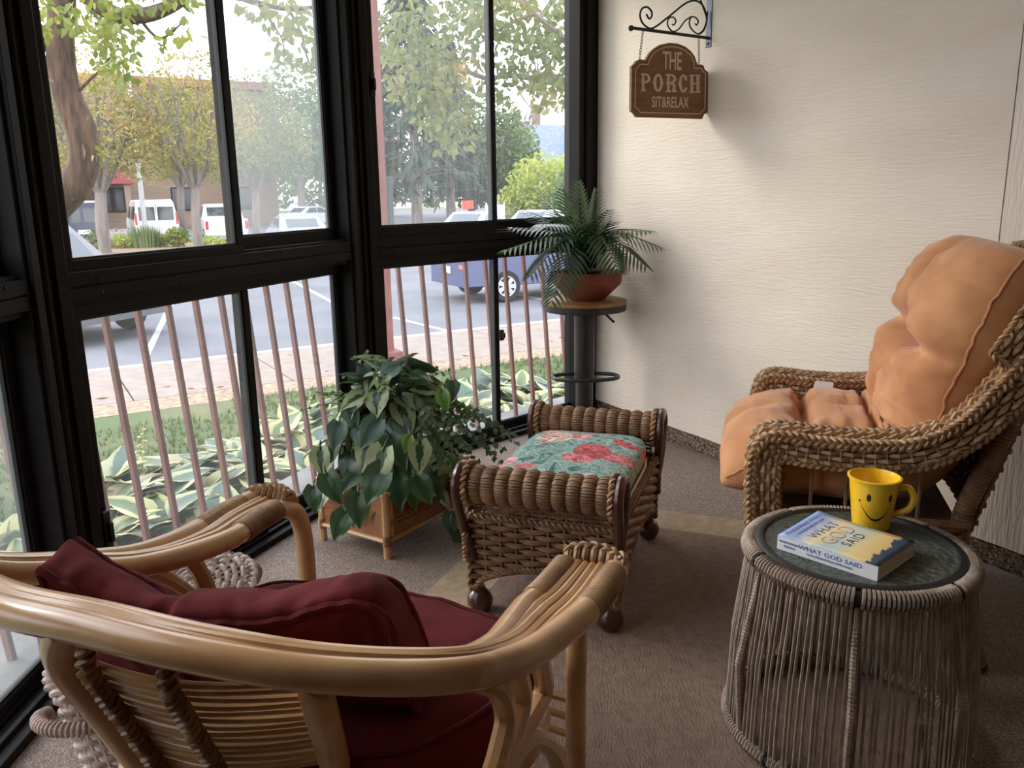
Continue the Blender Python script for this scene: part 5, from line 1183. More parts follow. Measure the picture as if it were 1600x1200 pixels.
# ------------------------------------------------------------------ rattan barrel chair
OUT = [(962, 893, .555), (925, 945, .56), (880, 985, .57), (810, 1031, .59), (700, 1056, .615), (500, 1053, .64), (300, 1022, .655), (130, 981, .66), (0, 952, .655), (-70, 919, .645), (-75, 893, .635), (-30, 885, .62), (54, 884, .60), (140, 878, .585), (215, 868, .572), (290, 840, .562), (345, 806, .556), (392, 782, .555)]
OW = resample(catmull([onz(*p) for p in OUT], 8), 160)
CCEN = Vector((-.31, 1.22, .6))
rc = empty('rattan_armchair', Vector((-.31, 1.2, RZ))); tag(rc, 'honey rattan barrel armchair with maroon cushions facing the ottoman', 'armchair')
def inward(i):
    t = (OW[min(i + 2, 160)] - OW[max(i - 2, 0)]); n = Vector((-t.y, t.x, 0)).normalized(); return n if n.dot(CCEN - OW[i]) > 0 else -n
INW = [inward(i) for i in range(161)]
for _ in range(3): INW = [(INW[max(i - 1, 0)] + INW[i] + INW[min(i + 1, 160)]).normalized() for i in range(161)]
def band(i):
    u = i / 160; e = min(u, 1 - u); return lerp(.082, .030, min(1, max(0, (e - .10) / .12)))
def railp(i, f, dz=0): return OW[i] + INW[i] * band(i) * f + Vector((0, 0, dz))
MB().tube([railp(i, 0) for i in range(161)], .021, 12).build('outer_rail', m_rattan, rc)
legR = [railp(0, 1.0), railp(0, 1.0) + (OW[0] - OW[3]).normalized() * .02 + Vector((0, 0, -.02)), railp(0, 1.0) + (OW[0] - OW[3]).normalized() * .03 + Vector((0, 0, -.08))]
fL = (OW[160] - OW[157]).normalized(); fR = (OW[0] - OW[3]).normalized()
def leg_path(p, f): return [p + f * .02 + Vector((0, 0, -.012)), p + f * .045 + Vector((0, 0, -.05)), p + f * .055 + Vector((0, 0, -.13)), Vector((p.x + f.x * .05, p.y + f.y * .05, .25)), Vector((p.x + f.x * .05, p.y + f.y * .05, RZ))]
pin = catmull(leg_path(railp(160, 1.0), fL)[::-1], 6) + [railp(i, 1.0) for i in range(158, 1, -1)] + catmull([railp(1, 1.0)] + leg_path(railp(0, 1.0), fR), 6)
MB().tube(pin, .0185, 12).build('inner_rail_and_legs', m_rattan, rc)
for f, dz in ((.30, .004), (.46, .006), (.61, .006), (.76, .004)):
    MB().tube([railp(i, f, dz + .003 * sin(i * .07 + f * 9) + .016 * max(0, 1 - band(i) / .06)) for i in range(161)], .0072, 8).build('arm_cane', m_rattan, rc)
for e, fdir in ((0, fR), (160, fL)):
    a, b = railp(e, -.12) + fdir * .012, railp(e, 1.1) + fdir * .012; mid = (a + b) / 2 + fdir * .016 + Vector((0, 0, .006))
    mb = MB(); cv = catmull([a, mid, b], 8); mb.tube(cv, .0185, 10); tip = mb.build('arm_tip_bar', m_rattan, rc)
    mb = MB(); n = 15
    for k in range(n):
        P = resample(cv, n)[k]; T = (b - a).normalized(); up = Vector((0, 0, 1)); w = T.cross(up); mb.tube([P + (up * cos(q) + w * sin(q)) * .0205 + T * .004 * sin(q * .5) * (1 if k % 2 else -1) for q in [2 * pi * j / 12 for j in range(12)]], .0042, 5, closed=True, flat=None)
    braid(mb, [p + Vector((0, 0, .0205)) for p in cv], .007, .004, .05, (0, 0, 1))
    mb.build('woven_binding', m_wick_lt, tip)
    for f in (0, 1.0):
        mb = MB(); i0 = (1, 14) if e == 0 else (146, 159); ringed(mb, [railp(i, f) for i in range(*i0)], .0212, .007, .002, 12); mb.build('peel_wrap', m_wick_lt, tip)
def near_rail(x, y, f, dz):
    i = min(range(161), key=lambda k: (proj(OW[k])[0] - x) ** 2 + (proj(OW[k])[1] - y) ** 2); return railp(i, f, dz)
# back posts, rods and wrapped uprights
def backpt(t, z):      # t 0 left post .. 1 right post
    top = Vector((-.565, .905, .635)).lerp(Vector((-.230, .838, .620)), t); bot = Vector((-.530, 1.005, .40)).lerp(Vector((-.246, .975, .40)), t)
    k = (top.z - z) / (top.z - .40); p = top.lerp(bot, k) if k < 1.6 else top.lerp(bot, 1.6); p.z = z
    chord = Vector((.19, .98, 0)); return p - chord * .035 * sin(pi * t)
for t in (0, 1):
    MB().tube(catmull([near_rail(*((92, 985) if t == 0 else (492, 1045)), .08, -.008), backpt(t, .60), backpt(t, .50), backpt(t, .38), backpt(t, .27), Vector((*backpt(t, .27).xy, 0)) - Vector((.0, .05, 0)) + Vector((0, 0, .12)), Vector((*backpt(t, .27).xy, 0)) - Vector((.0, .09, -RZ))], 6), .0205, 12).build('back_post', m_rattan, rc)
for k in range(22):
    z = .600 - .0150 * k; MB().tube([backpt(lerp(-.02, 1.02, i / 12), z + .004 * sin(k * 2.1 + i * .6) * .4) + Vector((.03, .98, 0)) * .012 for i in range(13)], 0.0048 + .0004 * sin(k * 3), 7).build('back_rod', m_rattan, rc)
for t in (.16, .52):
    core = [near_rail(*((125, 1000) if t < .3 else (245, 1022)), .15, -.005)] + [backpt(t, z) + Vector((-.19, -.98, 0)) * .004 for z in [.605 - .02 * i for i in range(17)]]
    up_ = MB().tube(core, .0065, 8).build('wrapped_upright', m_rattan_dk, rc)
    mb = MB(); rope(mb, core, .0088, .0048, .026, 2, 5); mb.build('cane_binding', m_rattan_dk, up_)
# right side arch work below the arm
sp_p = Vector((.045, 1.08, .4)); sp_n = Vector((.945, -.327, 0))
def sidept(x, y): return onplane(x, y, sp_p, sp_n)
for pts in ([(748, 1052), (778, 1078), (790, 1120), (778, 1180), (765, 1230), (755, 1330)], [(815, 1040), (815, 1085), (808, 1130), (795, 1170), (775, 1215), (760, 1300)], [(858, 1030), (850, 1075), (835, 1110), (812, 1150), (790, 1190), (775, 1240)], [(785, 1225), (805, 1175), (832, 1152), (860, 1168), (876, 1205), (882, 1260)]):
    MB().tube(catmull(([near_rail(*pts[0], .12, -.012)] if pts[0][1] < 1100 else [sidept(*pts[0])]) + [sidept(*p) for p in pts[1:]], 6), .0145, 9).build('side_arch', m_rattan, rc)
# mirrored arches under the far arm
for k, (i0, dx) in enumerate(((128, .0), (138, .0))):
    p = railp(i0, .55); q = Vector((railp(158, 1).x - .05 * k, railp(158, 1).y - .06 * (1 + k), .30)); MB().tube(catmull([p, p.lerp(q, .35) + Vector((0, 0, .03)), p.lerp(q, .75) - Vector((0, 0, .03)), q - Vector((0, 0, .05))], 6), .0145, 9).build('side_arch', m_rattan, rc)
# seat frame
seat = [(-.13, .985), (-.02, 1.09), (.035, 1.20), (.02, 1.30), (-.14, 1.42), (-.36, 1.50), (-.50, 1.48), (-.59, 1.36), (-.62, 1.22), (-.58, 1.08), (-.44, 1.0), (-.28, .975)]
SEATP = resample(catmull([Vector((x, y, .285)) for x, y in seat], 6, closed=True) + [Vector((*seat[0], .285))], 72)[:-1]
MB().tube(SEATP, .017, 10, closed=True).build('seat_frame', m_rattan, rc)
sc_ = Vector((-.29, 1.22, .285))
for k in range(9):
    y = 1.05 + .045 * k; MB().tube([Vector((-.57 + .01 * k, y, .285)), Vector((0.0 - .02 * abs(k - 4), y - .02, .285))], .006, 6).build('seat_slat', m_rattan, rc)
for k in range(4):       # front stretchers between the legs
    a = pin[4]; MB().tube([Vector((*leg_path(railp(160, 1.0), fL)[-1].xy, .27 - .035 * k)), Vector((*leg_path(railp(0, 1.0), fR)[-1].xy, .27 - .035 * k))], .0075, 6).build('stretcher', m_rattan, rc)
# maroon seat cushion
m_mar = mat('maroon_canvas', lin((106, 34, 36)), lin((88, 26, 29)), rough=.9, scale=14, bump=.15, bscale=45, spec=.2)
m_marp = mat('maroon_piping', lin((94, 28, 32)), rough=.85, spec=.2)
sq = empty('seat_cushion', Vector((-.29, 1.22, .30))); tag(sq, 'maroon piped seat cushion lying on the rattan armchair seat', 'cushion', 'maroon chair cushions')
def seatc(u, v):
    i = u * 72; a = SEATP[int(i) % 72].lerp(SEATP[(int(i) + 1) % 72], i - int(i)); e = (a - sc_); e.z = 0
    w = v * pi; r = min(1, abs(sin(w)) ** .32); zz = cos(w); zz = abs(zz) ** .5 * (1 if zz > 0 else -1)
    p = sc_ + e * 1.02 * r; p.z = .362 + zz * (.062 + .022 * (1 - r * r)) + .006 * noise.noise(Vector((p.x * 14, p.y * 14, 3))) ; return p
mb = MB(); mb.grid(seatc, 72, 24, cu=True); mb.build('cover', m_mar, sq, angle=180)
for v in (.30, .70): MB().tube([seatc(i / 72, v) + (seatc(i / 72, v) - sc_).normalized() * .002 for i in range(72)], .0055, 7, closed=True).build('piping', m_marp, sq)
# maroon back cushion
fp = Vector((-.37, 1.075, .6)); fn = Vector((.17, .985, 0)).normalized()
TFp = [(118, 837), (140, 852), (170, 873), (204, 892), (240, 912), (272, 931), (304, 925), (358, 918), (420, 921), (465, 918), (520, 907), (565, 899), (600, 898), (626, 915), (642, 944)]
TRp = [(54, 888), (72, 900), (107, 920), (143, 943), (190, 958), (250, 968), (304, 972), (358, 976), (415, 976), (460, 966), (500, 949), (541, 941), (571, 944), (598, 962), (610, 985)]
TF = [onplane(x, y, fp, fn) for x, y in TFp]; TR = [onplane(x, y, fp - fn * .105, fn) for x, y in TRp]
NB_ = 56; TFs = resample(catmull(TF, 6), NB_); TRs = resample(catmull(TR, 6), NB_)
bq = empty('back_cushion', Vector((-.37, 1.0, .40))); tag(bq, 'thick maroon piped back cushion leaning inside the rattan armchair', 'cushion', 'maroon chair cushions')
def backc(u, w):
    i = min(NB_ - 1, int(u * NB_)); k = u * NB_ - i; f = TFs[i].lerp(TFs[i + 1], k); r = TRs[i].lerp(TRs[i + 1], k)
    e = 1 - abs(2 * u - 1) ** 6; fb = f + fn * .10; fb.z = .435; rb = r + fn * .10; rb.z = .435
    c = (f + r + fb + rb) / 4
    cor = [r, f, fb, rb]; s = (w % 1) * 4; j = int(s) % 4; q = s - int(s); p = cor[j].lerp(cor[(j + 1) % 4], q)
    bul = sin(pi * q) ** .7 * (.022 if j in (0, 2) else (.045 if j == 1 else .012)) * e
    d = ((cor[j] + cor[(j + 1) % 4]) / 2 - c).normalized(); p = p + d * bul
    crease = .016 * exp(-((u - .36) / .02) ** 2); rnd = .010 * max(0, 1 - min(q, 1 - q) * 9)
    p = p + (c - p).normalized() * (rnd + crease * (1 if j in (0, 1) else .4)) + d * (.006 * noise.noise(p * 16) + .005 * noise.noise(Vector((u * 22, q * 2, j))))
    return p
mb = MB(); mb.grid(backc, 84, 56, cv=True)
for e in (0, 1):
    ring = [backc(e, j / 56) for j in range(56)]; c = sum(ring, Vector()) / 56 + (fn.cross(Vector((0, 0, 1)))) * (.02 if e else -.02) * 1; mb.add(ring + [c], [((j, (j + 1) % 56, 56) if e else ((j + 1) % 56, j, 56)) for j in range(56)])
mb.build('cover', m_mar, bq, angle=180)
for w in (0.0, .25): MB().tube([backc(i / 100, w) + Vector((0, 0, .004)) for i in range(101)], .0062, 7).build('piping', m_marp, bq)
for e in (0, 1):
    for w0, w1 in ((.25, .5), (1.0, .75)): MB().tube([backc(e, lerp(w0, w1, i / 20)) for i in range(21)], .0062, 7).build('piping', m_marp, bq)

# ------------------------------------------------------------------ willow basket by the window
BC = Vector((-.775, 1.665, 0)); BA = hd(9); BN = Vector((BA.y, -BA.x, 0))
ba_ = empty('willow_basket', BC); tag(ba_, 'whitewashed willow basket with wrapped handles on the floor behind the rattan armchair', 'basket')
def basS(u, v):
    a = 2 * pi * u; k = lerp(.80, 1.0, v); e = BA * cos(a) * .30 * k + BN * sin(a) * .145 * k; n = (BA * cos(a) / .30 + BN * sin(a) / .145).normalized(); return BC + e + Vector((0, 0, lerp(.012, .25, v))), n
mb = MB(); weave_rows(mb, basS, 40, 16, .0068, .006, sides=6, sub=5, closed=True); weave_stakes(mb, basS, 40, .0055); mb.build('willow_weave', m_willow, ba_, kind='stuff')
mb = MB(); rim = [basS(i / 80, 1.0)[0] + Vector((0, 0, .006)) for i in range(81)]; braid(mb, rim, .012, .0065, .08, (0, 0, 1), 6); mb.build('braided_rim', m_willow, ba_)
bt_ = MB().add([basS(i / 40, .02)[0] for i in range(40)] + [basS(i / 40, .08)[0] for i in range(40)], [tuple(range(40)), tuple(range(79, 39, -1))] + [(i, (i + 1) % 40, 40 + (i + 1) % 40, 40 + i) for i in range(40)]).build('base', m_willow, ba_)
lidS = lambda u, v: (BC + BA * cos(2 * pi * u) * .29 * v + BN * sin(2 * pi * u) * .138 * v + Vector((0, 0, .262 + .02 * (1 - v * v))), Vector((0, 0, 1)))
mb = MB(); weave_rows(mb, lidS, 36, 9, .0068, .006, closed=True, sub=5, sides=6, v0=.1, v1=1.0); weave_stakes(mb, lidS, 36, .005, v0=.08, v1=1.0, nseg=4); mb.build('lid_weave', m_willow, ba_, kind='stuff')
for sg in (-1, 1):
    h = [BC + BA * sg * .285 + BN * x + BA * sg * y + Vector((0, 0, z)) for x, y, z in ((-.07, 0, .20), (-.065, .03, .21), (-.04, .055, .215), (0, .065, .218), (.04, .055, .215), (.065, .03, .21), (.07, 0, .20))]
    mb = MB(); ringed(mb, catmull(h, 6), .0125, .0085, .004, 10); mb.build('wrapped_handle', m_willow, ba_)

# ------------------------------------------------------------------ hanging sign and bracket
WB = onplane(1108, 62, wpt(0, 0, .0), NWALL); PN = DWB          # plane of the sign: through the wall point, spanned by wall normal and up
def sg_(x, y, d=0.0): return onplane(x, y, WB, PN) + PN * d
m_iron = mat('black_wrought_iron', (.012, .012, .013), rough=.45)
bk_ = empty('scroll_bracket', WB); tag(bk_, 'black wrought iron scroll bracket screwed to the siding wall', 'bracket')
MB().obox(WB + Vector((0, 0, -.03)) - PN * .016, PN * .032, NWALL * .005, (0, 0, .42)).build('wall_plate', mat('steel_plate', (.10, .11, .12), rough=.35, metal=.8), bk_, smooth=False, bevel=.002)
for z in (-.015, .36): MB().lathe([(.006, 0), (.005, .003), (.002, .004)], 10, WB + NWALL * .005 + Vector((0, 0, z)), NWALL).build('screw', m_screw, bk_)
bar0 = sg_(1107, 59.5); bar1 = sg_(990, 44)
MB().tube([bar0, bar1], .0062, 10).build('bar', m_iron, bk_); MB().ball(sg_(986, 44), .011, 14).build('bar_ball', m_iron, bk_)
def scroll(pts, r=.0036): return MB().tube(catmull([sg_(*p) for p in pts], 8), r, 8).build('scroll', m_iron, bk_)
scroll([(1010, 22), (1014, 29), (1018, 26), (1018, 18), (1011, 11), (1003, 14), (1000, 24), (1004, 36), (1014, 44), (1024, 42), (1045, 26), (1070, 6), (1085, 1), (1096, 6), (1102, 18), (1104, 33), (1099, 47), (1092, 53)], .0038)
scroll([(1050, 38), (1053, 39), (1056, 33), (1052, 27), (1045, 29), (1043, 38), (1048, 47), (1054, 49), (1062, 44), (1070, 33), (1080, 26)], .003)
scroll([(1086, 37), (1089, 39), (1091, 33), (1086, 27), (1080, 27), (1077, 36), (1081, 46), (1091, 53), (1100, 47), (1104, 32), (1105.5, 18)], .003)
scroll([(1092, -6), (1096, 4), (1101, 18), (1105, 30)], .003)
sn = empty('porch_sign', sg_(1045, 182)); tag(sn, 'brown wooden PORCH sign hanging on chains from the scroll bracket', 'sign')
m_sgw = mat('brown_sign_wood', lin((142, 102, 68)), lin((120, 84, 54)), rough=.6, scale=6, stretch=(1, 1, 9)); m_sgl = mat('tan_sign_paint', lin((226, 194, 170)), rough=.6)
def arcpx(cx, cy, r, a0, a1, n=12): return [(cx + r * cos(radians(lerp(a0, a1, i / n))), cy - r * .95 * sin(radians(lerp(a0, a1, i / n)))) for i in range(n + 1)]
outl = [(985, 104), (989, 101), (993, 95), (1000, 93), (1006, 95)] + [(1008, 92), (1013, 84), (1021, 76), (1031, 70), (1043, 67.5), (1056, 68.5), (1068, 73), (1077, 80), (1083, 88), (1086, 97), (1088, 102)] + [(1093, 101), (1097, 103), (1099, 109), (1104, 113), (1103, 176), (1098, 179), (1095, 186), (993, 183), (989, 177), (984, 173)]
P3 = [sg_(*p) for p in outl]; n = len(P3)
MB().add([p - PN * .005 for p in P3] + [p + PN * .009 for p in P3], [tuple(range(n)), tuple(range(2 * n - 1, n - 1, -1))] + [(i, n + i, n + (i + 1) % n, (i + 1) % n) for i in range(n)]).build('board', m_sgw, sn, smooth=False)
inl = [(991, 108), (995, 105), (998, 101), (1011, 101), (1012, 95), (1018, 85), (1027, 78), (1037, 74.5), (1047, 73.5), (1058, 75), (1068, 79.5), (1077, 87), (1082, 97), (1082, 106.5), (1093, 107.5), (1096, 112), (1100, 115), (1099, 170), (1094, 174), (1091, 178.5), (998, 176), (995, 171), (990, 167)]
MB().tube([sg_(*p, .0092) for p in inl], .0019, 6, closed=True).build('inlaid_line', m_sgl, sn)
XD = (sg_(1100, 150) - sg_(990, 147)).normalized(); px2m = (sg_(1100, 150) - sg_(990, 147)).length / 110
def sgt(body, x, y, hpx, wpx, off=0, sp=1):
    m = text_mesh(body, 1.0); w = max(v.co.x for v in m.vertices) - min(v.co.x for v in m.vertices); h = max(v.co.y for v in m.vertices) - min(v.co.y for v in m.vertices); bpy.data.meshes.remove(m)
    size = hpx * px2m / h; put_text(body, size, m_sgl, sn, sg_(x, y, .0096), XD, (0, 0, 1), wpx * px2m / (w * size), sp, off)
sgt('THE', 1048, 97, 20, 29, .0012); sgt('SIT&RELAX', 1045, 161, 12.5, 57, .0007)
# PORCH in slab-serif letters built from strokes
def slab(ch, x0, x1, y0, y1):
    W_ = x1 - x0; H_ = y1 - y0; out = []
    def R(a, b, c, d): out.append([(x0 + a * W_, y0 + b * H_), (x0 + c * W_, y0 + b * H_), (x0 + c * W_, y0 + d * H_), (x0 + a * W_, y0 + d * H_)])
    def ARC(cx, cy, rx, ry, w, a0, a1, k=10):
        for i in range(k):
            t0, t1 = radians(lerp(a0, a1, i / k)), radians(lerp(a0, a1, (i + 1) / k)); out.append([(x0 + (cx + cos(t) * (rx - q * w)) * W_, y0 + (cy - sin(t) * (ry - q * w * .45)) * H_) for t, q in ((t0, 0), (t1, 0), (t1, 1), (t0, 1))])
    if ch in 'PRH': R(.10, 0, .36, 1); R(0, 0, .48, .10); R(0, .90, .48, 1); R(.04, .44, .42, .54)
    if ch in 'PR': ARC(.46, .27, .50, .27, .26, 90, -90); R(.3, 0, .5, .11); R(.3, .44, .5, .55)
    if ch == 'R': R(.62, .55, .88, .92); R(.56, .90, 1.0, 1); R(.45, .48, .75, .6)
    if ch == 'H': R(.64, 0, .90, 1); R(.52, 0, 1, .10); R(.52, .90, 1, 1); R(.58, .44, .96, .54); R(.3, .44, .7, .55)
    if ch == 'O': ARC(.5, .5, .5, .5, .30, 0, 360, 24); R(-.06, .45, .1, .55); R(.9, .45, 1.06, .55)
    if ch == 'C': ARC(.52, .5, .5, .5, .30, 50, 310, 20); R(-.06, .45, .1, .55); R(.66, .08, .94, .34); R(.70, .72, .92, .86)
    return out
mb = MB()
for ch, x0, x1, dy in (('P', 999, 1014.5, 0), ('O', 1018.5, 1033.5, .5), ('R', 1038, 1055, 1.0), ('C', 1058, 1072, 1.5), ('H', 1074.5, 1092, 2.0)):
    for q in slab(ch, x0, x1, 115 + dy, 143.5 + dy): mb.add([sg_(*p, .0096) for p in q][::-1], [(0, 1, 2, 3)])
mb.build('slab_lettering', m_sgl, sn, smooth=False)
for (xa, ya, xb, yb) in ((1004.5, 49, 999, 94), (1092, 61, 1092, 102)):
    mb = MB(); a, b = sg_(xa, ya), sg_(xb, yb); nL = 10
    for k in range(nL):
        c = a.lerp(b, (k + .5) / nL); d = (b - a).normalized(); w = PN if k % 2 else d.cross(PN).normalized(); h = (b - a).length / nL * .66
        mb.tube([c + d * cos(q) * h + w * sin(q) * .0042 for q in [2 * pi * j / 10 for j in range(10)]], .0011, 5, closed=True)
    mb.build('chain', m_iron, sn)
    MB().lathe([(.003, -.004), (.004, 0), (.002, .006)], 8, b - Vector((0, 0, .002))).build('eyelet', m_iron, sn)

# ------------------------------------------------------------------ vehicles outside
m_tyre = mat('tyre_rubber', (.025, .025, .026), rough=.8); m_alloy = mat('silver_wheel', lin((196, 198, 202)), rough=.35, metal=.6); m_lampr = mat('red_lamp_lens', lin((190, 50, 48)), rough=.2); m_lampw = mat('clear_lamp_lens', lin((220, 224, 228)), rough=.1); m_carglass = mat('car_window_glass', (.045, .055, .065), rough=.08, spec=.8); m_chrome = mat('chrome_trim', lin((210, 210, 212)), rough=.15, metal=.9); m_plate = mat('licence_plate_white', lin((226, 226, 222)), rough=.5)
def paint(n, c): return mat(n, lin(c), rough=.3, spec=.5, coat=.6)
def vehicle(name, label, loc, heading, L, Wd, H, prof, belt, wins, mt, wheel_r=.33, axles=(.2, .8), rear=(), front=(), group=None, cat='car'):
    """prof: (x 0..L from rear to front, z); belt: height where the cabin narrows; wins: side window polygons (x,z)"""
    X = hd(heading); Y = Vector((-X.y, X.x, 0)); o = Vector(loc); root = empty(name, o); tag(root, label, cat, group)
    def P(x, y, z): return o + X * (x - L / 2) + Y * y + Vector((0, 0, z))
    def hw(z): return Wd / 2 * (1 - .20 * max(0, (z - belt) / (H - belt)) ** 1.2) * (1 - .04 * max(0, (belt * .6 - z) / belt))
    n = len(prof); mb = MB(); ins = [(lerp(x, L / 2, .035), lerp(z, H * .5, .05)) for x, z in prof]
    R0 = [P(x, -hw(z) * .94, z) for x, z in prof]; R1 = [P(x, -hw(z), z) for x, z in ins]; R2 = [P(x, hw(z), z) for x, z in ins]; R3 = [P(x, hw(z) * .94, z) for x, z in prof]
    mb.add(R1 + R0 + R3 + R2, [tuple(range(n))] + [(k * n + i, (k + 1) * n + i, (k + 1) * n + (i + 1) % n, k * n + (i + 1) % n) for k in range(3) for i in range(n)] + [tuple(range(4 * n - 1, 3 * n - 1, -1))])
    mb.build('body', mt, root, smooth=True, angle=30)
    for poly in wins:
        for sg in (-1, 1):
            pp = [P(x, sg * (hw(z) + .012), z) for x, z in poly]; mb = MB().add(pp if sg < 0 else pp[::-1], [tuple(range(len(pp)))]); mb.build('side_window', m_carglass, root, smooth=False)
    for ax in axles:
        for sg in (-1, 1):
            c = P(ax * L, sg * (Wd / 2 - .09), wheel_r); d = Y * sg
            w = MB().lathe([(wheel_r * .62, -.10), (wheel_r * .92, -.10), (wheel_r, -.06), (wheel_r, .07), (wheel_r * .93, .105), (wheel_r * .66, .10)], 28, c, d).build('wheel', m_tyre, root)
            mb = MB().lathe([(wheel_r * .66, .09), (wheel_r * .64, .108), (wheel_r * .56, .106), (wheel_r * .54, .085)], 28, c, d, capb=False, capt=False).lathe([(wheel_r * .2, .08), (wheel_r * .17, .112), (.001, .114)], 14, c, d)
            for k in range(7):
                a = 2 * pi * k / 7; e = X * cos(a) + Vector((0, 0, sin(a))); g = X * -sin(a) + Vector((0, 0, cos(a))); s0, s1 = wheel_r * .12, wheel_r * .58
                mb.add([c + d * .108 + e * s0 - g * .035, c + d * .106 + e * s1 - g * .048, c + d * .106 + e * s1 + g * .048, c + d * .108 + e * s0 + g * .035], [(0, 1, 2, 3) if sg > 0 else (3, 2, 1, 0)])
            mb.build('rim', m_alloy, w)
    def end_panel(nm, mtt, x0, poly, eps):
        pts = [P(x0(z) + eps, y, z) for y, z in poly]; MB().add(pts if eps < 0 else pts[::-1], [tuple(range(len(pts)))]).build(nm, mtt, root, smooth=False)
    def xat(z, back):      # profile x at height z
        best = None
        for i in range(n):
            (xa, za), (xb, zb) = prof[i], prof[(i + 1) % n]
            if (za - z) * (zb - z) <= 0 and za != zb:
                x = xa + (xb - xa) * (z - za) / (zb - za); best = x if best is None else (min(best, x) if back else max(best, x))
        return best if best is not None else (0 if back else L)
    for nm, mtt, poly in rear: end_panel(nm, mtt, lambda z: xat(z, True), poly, -.012)
    for nm, mtt, poly in front: end_panel(nm, mtt, lambda z: xat(z, False), poly, .012)
    return root, P, X, Y
def gpt(x, Y): p = ondepth(x, 340, Y); p.z = GZ - .12; return p
def rect(y0, y1, z0, z1): return [(y0, z0), (y0, z1), (y1, z1), (y1, z0)]
VANP = [(0, .35), (0, 1.0), (.08, 2.02), (.3, 2.12), (3.9, 2.1), (4.55, 1.3), (5.3, 1.1), (5.5, .9), (5.5, .35)]
vr = [('rear_window', m_carglass, rect(-.78, -.06, 1.15, 1.78)), ('rear_window', m_carglass, rect(.06, .78, 1.15, 1.78)), ('tail_lamp', m_lampr, rect(-.96, -.86, .95, 1.5)), ('tail_lamp', m_lampr, rect(.86, .96, .95, 1.5)), ('licence_plate', m_plate, rect(-.28, .24, .62, .82)), ('bumper', m_chrome, rect(-.95, .95, .36, .52)), ('door_seam', m_rubber, rect(-.012, .012, .5, 1.95))]
vehicle('white_van', 'white cargo van parked with rear doors facing the porch', gpt(236, 43), -28, 5.5, 2.0, 2.14, VANP, 1.1, [[(.5, 1.2), (.55, 1.8), (2.1, 1.8), (2.1, 1.2)], [(3.0, 1.2), (3.0, 1.8), (3.75, 1.8), (4.3, 1.25)]], paint('white_van_paint', (226, 228, 234)), .36, (.17, .8), rear=vr, cat='van')
vehicle('dark_van', 'dark blue van half hidden behind the bowed tree trunk', gpt(118, 41), -33, 5.2, 2.0, 2.2, VANP, 1.1, [[(.5, 1.2), (.55, 1.8), (2.1, 1.8), (2.1, 1.2)]], paint('navy_van_paint', (52, 58, 84)), .36, (.17, .8), rear=vr[:5], cat='van')
PUP = [(0, .45), (0, 1.12), (.05, 1.18), (1.7, 1.18), (1.95, 1.82), (2.2, 1.88), (3.1, 1.86), (3.75, 1.22), (5.2, 1.08), (5.4, .9), (5.4, .4)]
vehicle('white_pickup', 'white pickup truck with red tail lamps parked beside the slender autumn tree', gpt(345, 42), -24, 5.4, 1.95, 1.88, PUP, 1.18, [[(2.05, 1.25), (2.2, 1.75), (3.0, 1.75), (3.5, 1.25)]], paint('white_pickup_paint', (222, 226, 230)), .38, (.2, .8), rear=[('rear_window', m_carglass, rect(-.7, .7, 1.3, 1.72)), ('tail_lamp', m_lampr, rect(-.95, -.82, .72, 1.1)), ('tail_lamp', m_lampr, rect(.82, .95, .72, 1.1)), ('licence_plate', m_plate, rect(-.2, .2, .62, .78)), ('bumper', m_chrome, rect(-.95, .95, .4, .56))], cat='truck')
SED = [(0, .35), (0, .86), (.15, .98), (.75, 1.02), (1.35, 1.40), (1.7, 1.46), (2.6, 1.45), (3.35, 1.0), (4.3, .86), (4.6, .7), (4.6, .3)]
sw_ = [[(1.0, 1.04), (1.5, 1.36), (2.05, 1.38), (2.05, 1.02)], [(2.12, 1.02), (2.12, 1.38), (2.55, 1.36), (3.05, 1.02)]]
sr = [('rear_window', m_carglass, rect(-.58, .58, 1.06, 1.36)), ('tail_lamp', m_lampr, rect(-.86, -.62, .72, .88)), ('tail_lamp', m_lampr, rect(.62, .86, .72, .88)), ('licence_plate', m_plate, rect(-.22, .22, .6, .74))]
sf = [('windscreen', m_carglass, rect(-.6, .6, 1.05, 1.38)), ('head_lamp', m_lampw, rect(-.84, -.55, .62, .76)), ('head_lamp', m_lampw, rect(.55, .84, .62, .76)), ('grille', m_rubber, rect(-.4, .4, .5, .66))]
vehicle('grey_sedan', 'grey sedan parked before the hazy window pane', gpt(462, 33), -24, 4.6, 1.8, 1.46, SED, .98, sw_, paint('grey_sedan_paint', (150, 158, 172)), .32, rear=sr, front=sf)
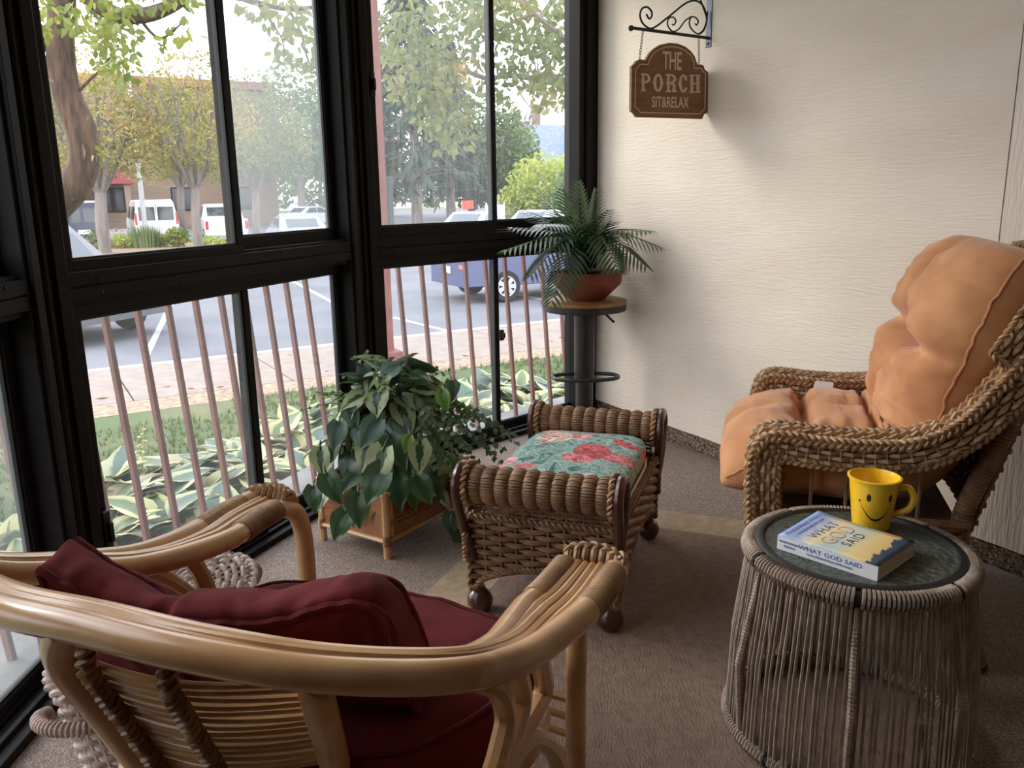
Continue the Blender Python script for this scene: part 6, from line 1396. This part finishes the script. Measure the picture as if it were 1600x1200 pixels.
vehicle('silver_car', 'silver car driving on the road beyond the grey sedan', gpt(487, 60), 35, 4.6, 1.8, 1.46, SED, .98, sw_, paint('silver_car_paint', (188, 196, 206)), .32, rear=sr, front=sf)
vehicle('parked_car', 'pale car with dark windscreen parked beside the white yard sign', gpt(737, 35), 200, 4.6, 1.8, 1.46, SED, .98, sw_, paint('pale_grey_paint', (176, 180, 184)), .32, rear=sr, front=sf)
vehicle('parked_car', 'pale car parked behind the palm fronds', gpt(838, 36), 205, 4.6, 1.8, 1.46, SED, .98, sw_, paint('pale_green_paint', (170, 184, 176)), .32, rear=sr, front=sf)
bw = gpt(787, 17.2); X = hd(62); vehicle('blue_car', 'dark blue car with silver wheels parked outside the bay beside the wall', bw + X * (4.6 / 2 - .95) + Vector((-X.y, X.x, 0)) * .8, 62, 4.6, 1.8, 1.46, SED, .98, sw_, paint('dark_blue_paint', (58, 66, 108)), .33, (.205, .8), rear=sr, front=sf)
SUVP = [(0, .4), (0, 1.05), (.25, 1.72), (.5, 1.8), (2.9, 1.78), (3.65, 1.12), (4.6, .98), (4.85, .8), (4.85, .35)]
sl_ = gp(160, 541, GZ - .12); X = hd(112)
r_, P_, X_, Y_ = vehicle('grey_estate_car', 'grey estate car with silver door mirror beyond the left window post', sl_ - X * 2.4 + Vector((-X.y, X.x, 0)) * .6, 112, 4.85, 1.9, 1.8, SUVP, 1.05, [[(.45, 1.1), (.6, 1.62), (1.6, 1.66), (1.6, 1.08)], [(1.68, 1.08), (1.68, 1.66), (2.8, 1.62), (3.35, 1.1)]], paint('warm_grey_paint', (84, 84, 90)), .35, (.2, .8), rear=sr, front=[('windscreen', m_carglass, rect(-.65, .65, 1.15, 1.65)), ('head_lamp', m_lampw, rect(-.9, -.55, .68, .86)), ('head_lamp', m_lampw, rect(.55, .9, .68, .86)), ('grille', m_rubber, rect(-.45, .45, .5, .75))])
for sg in (-1, 1): MB().ball(P_(3.15, sg * 1.03, 1.12), .14, 14, (1.0, .6, .7)).build('door_mirror', m_chrome, r_)
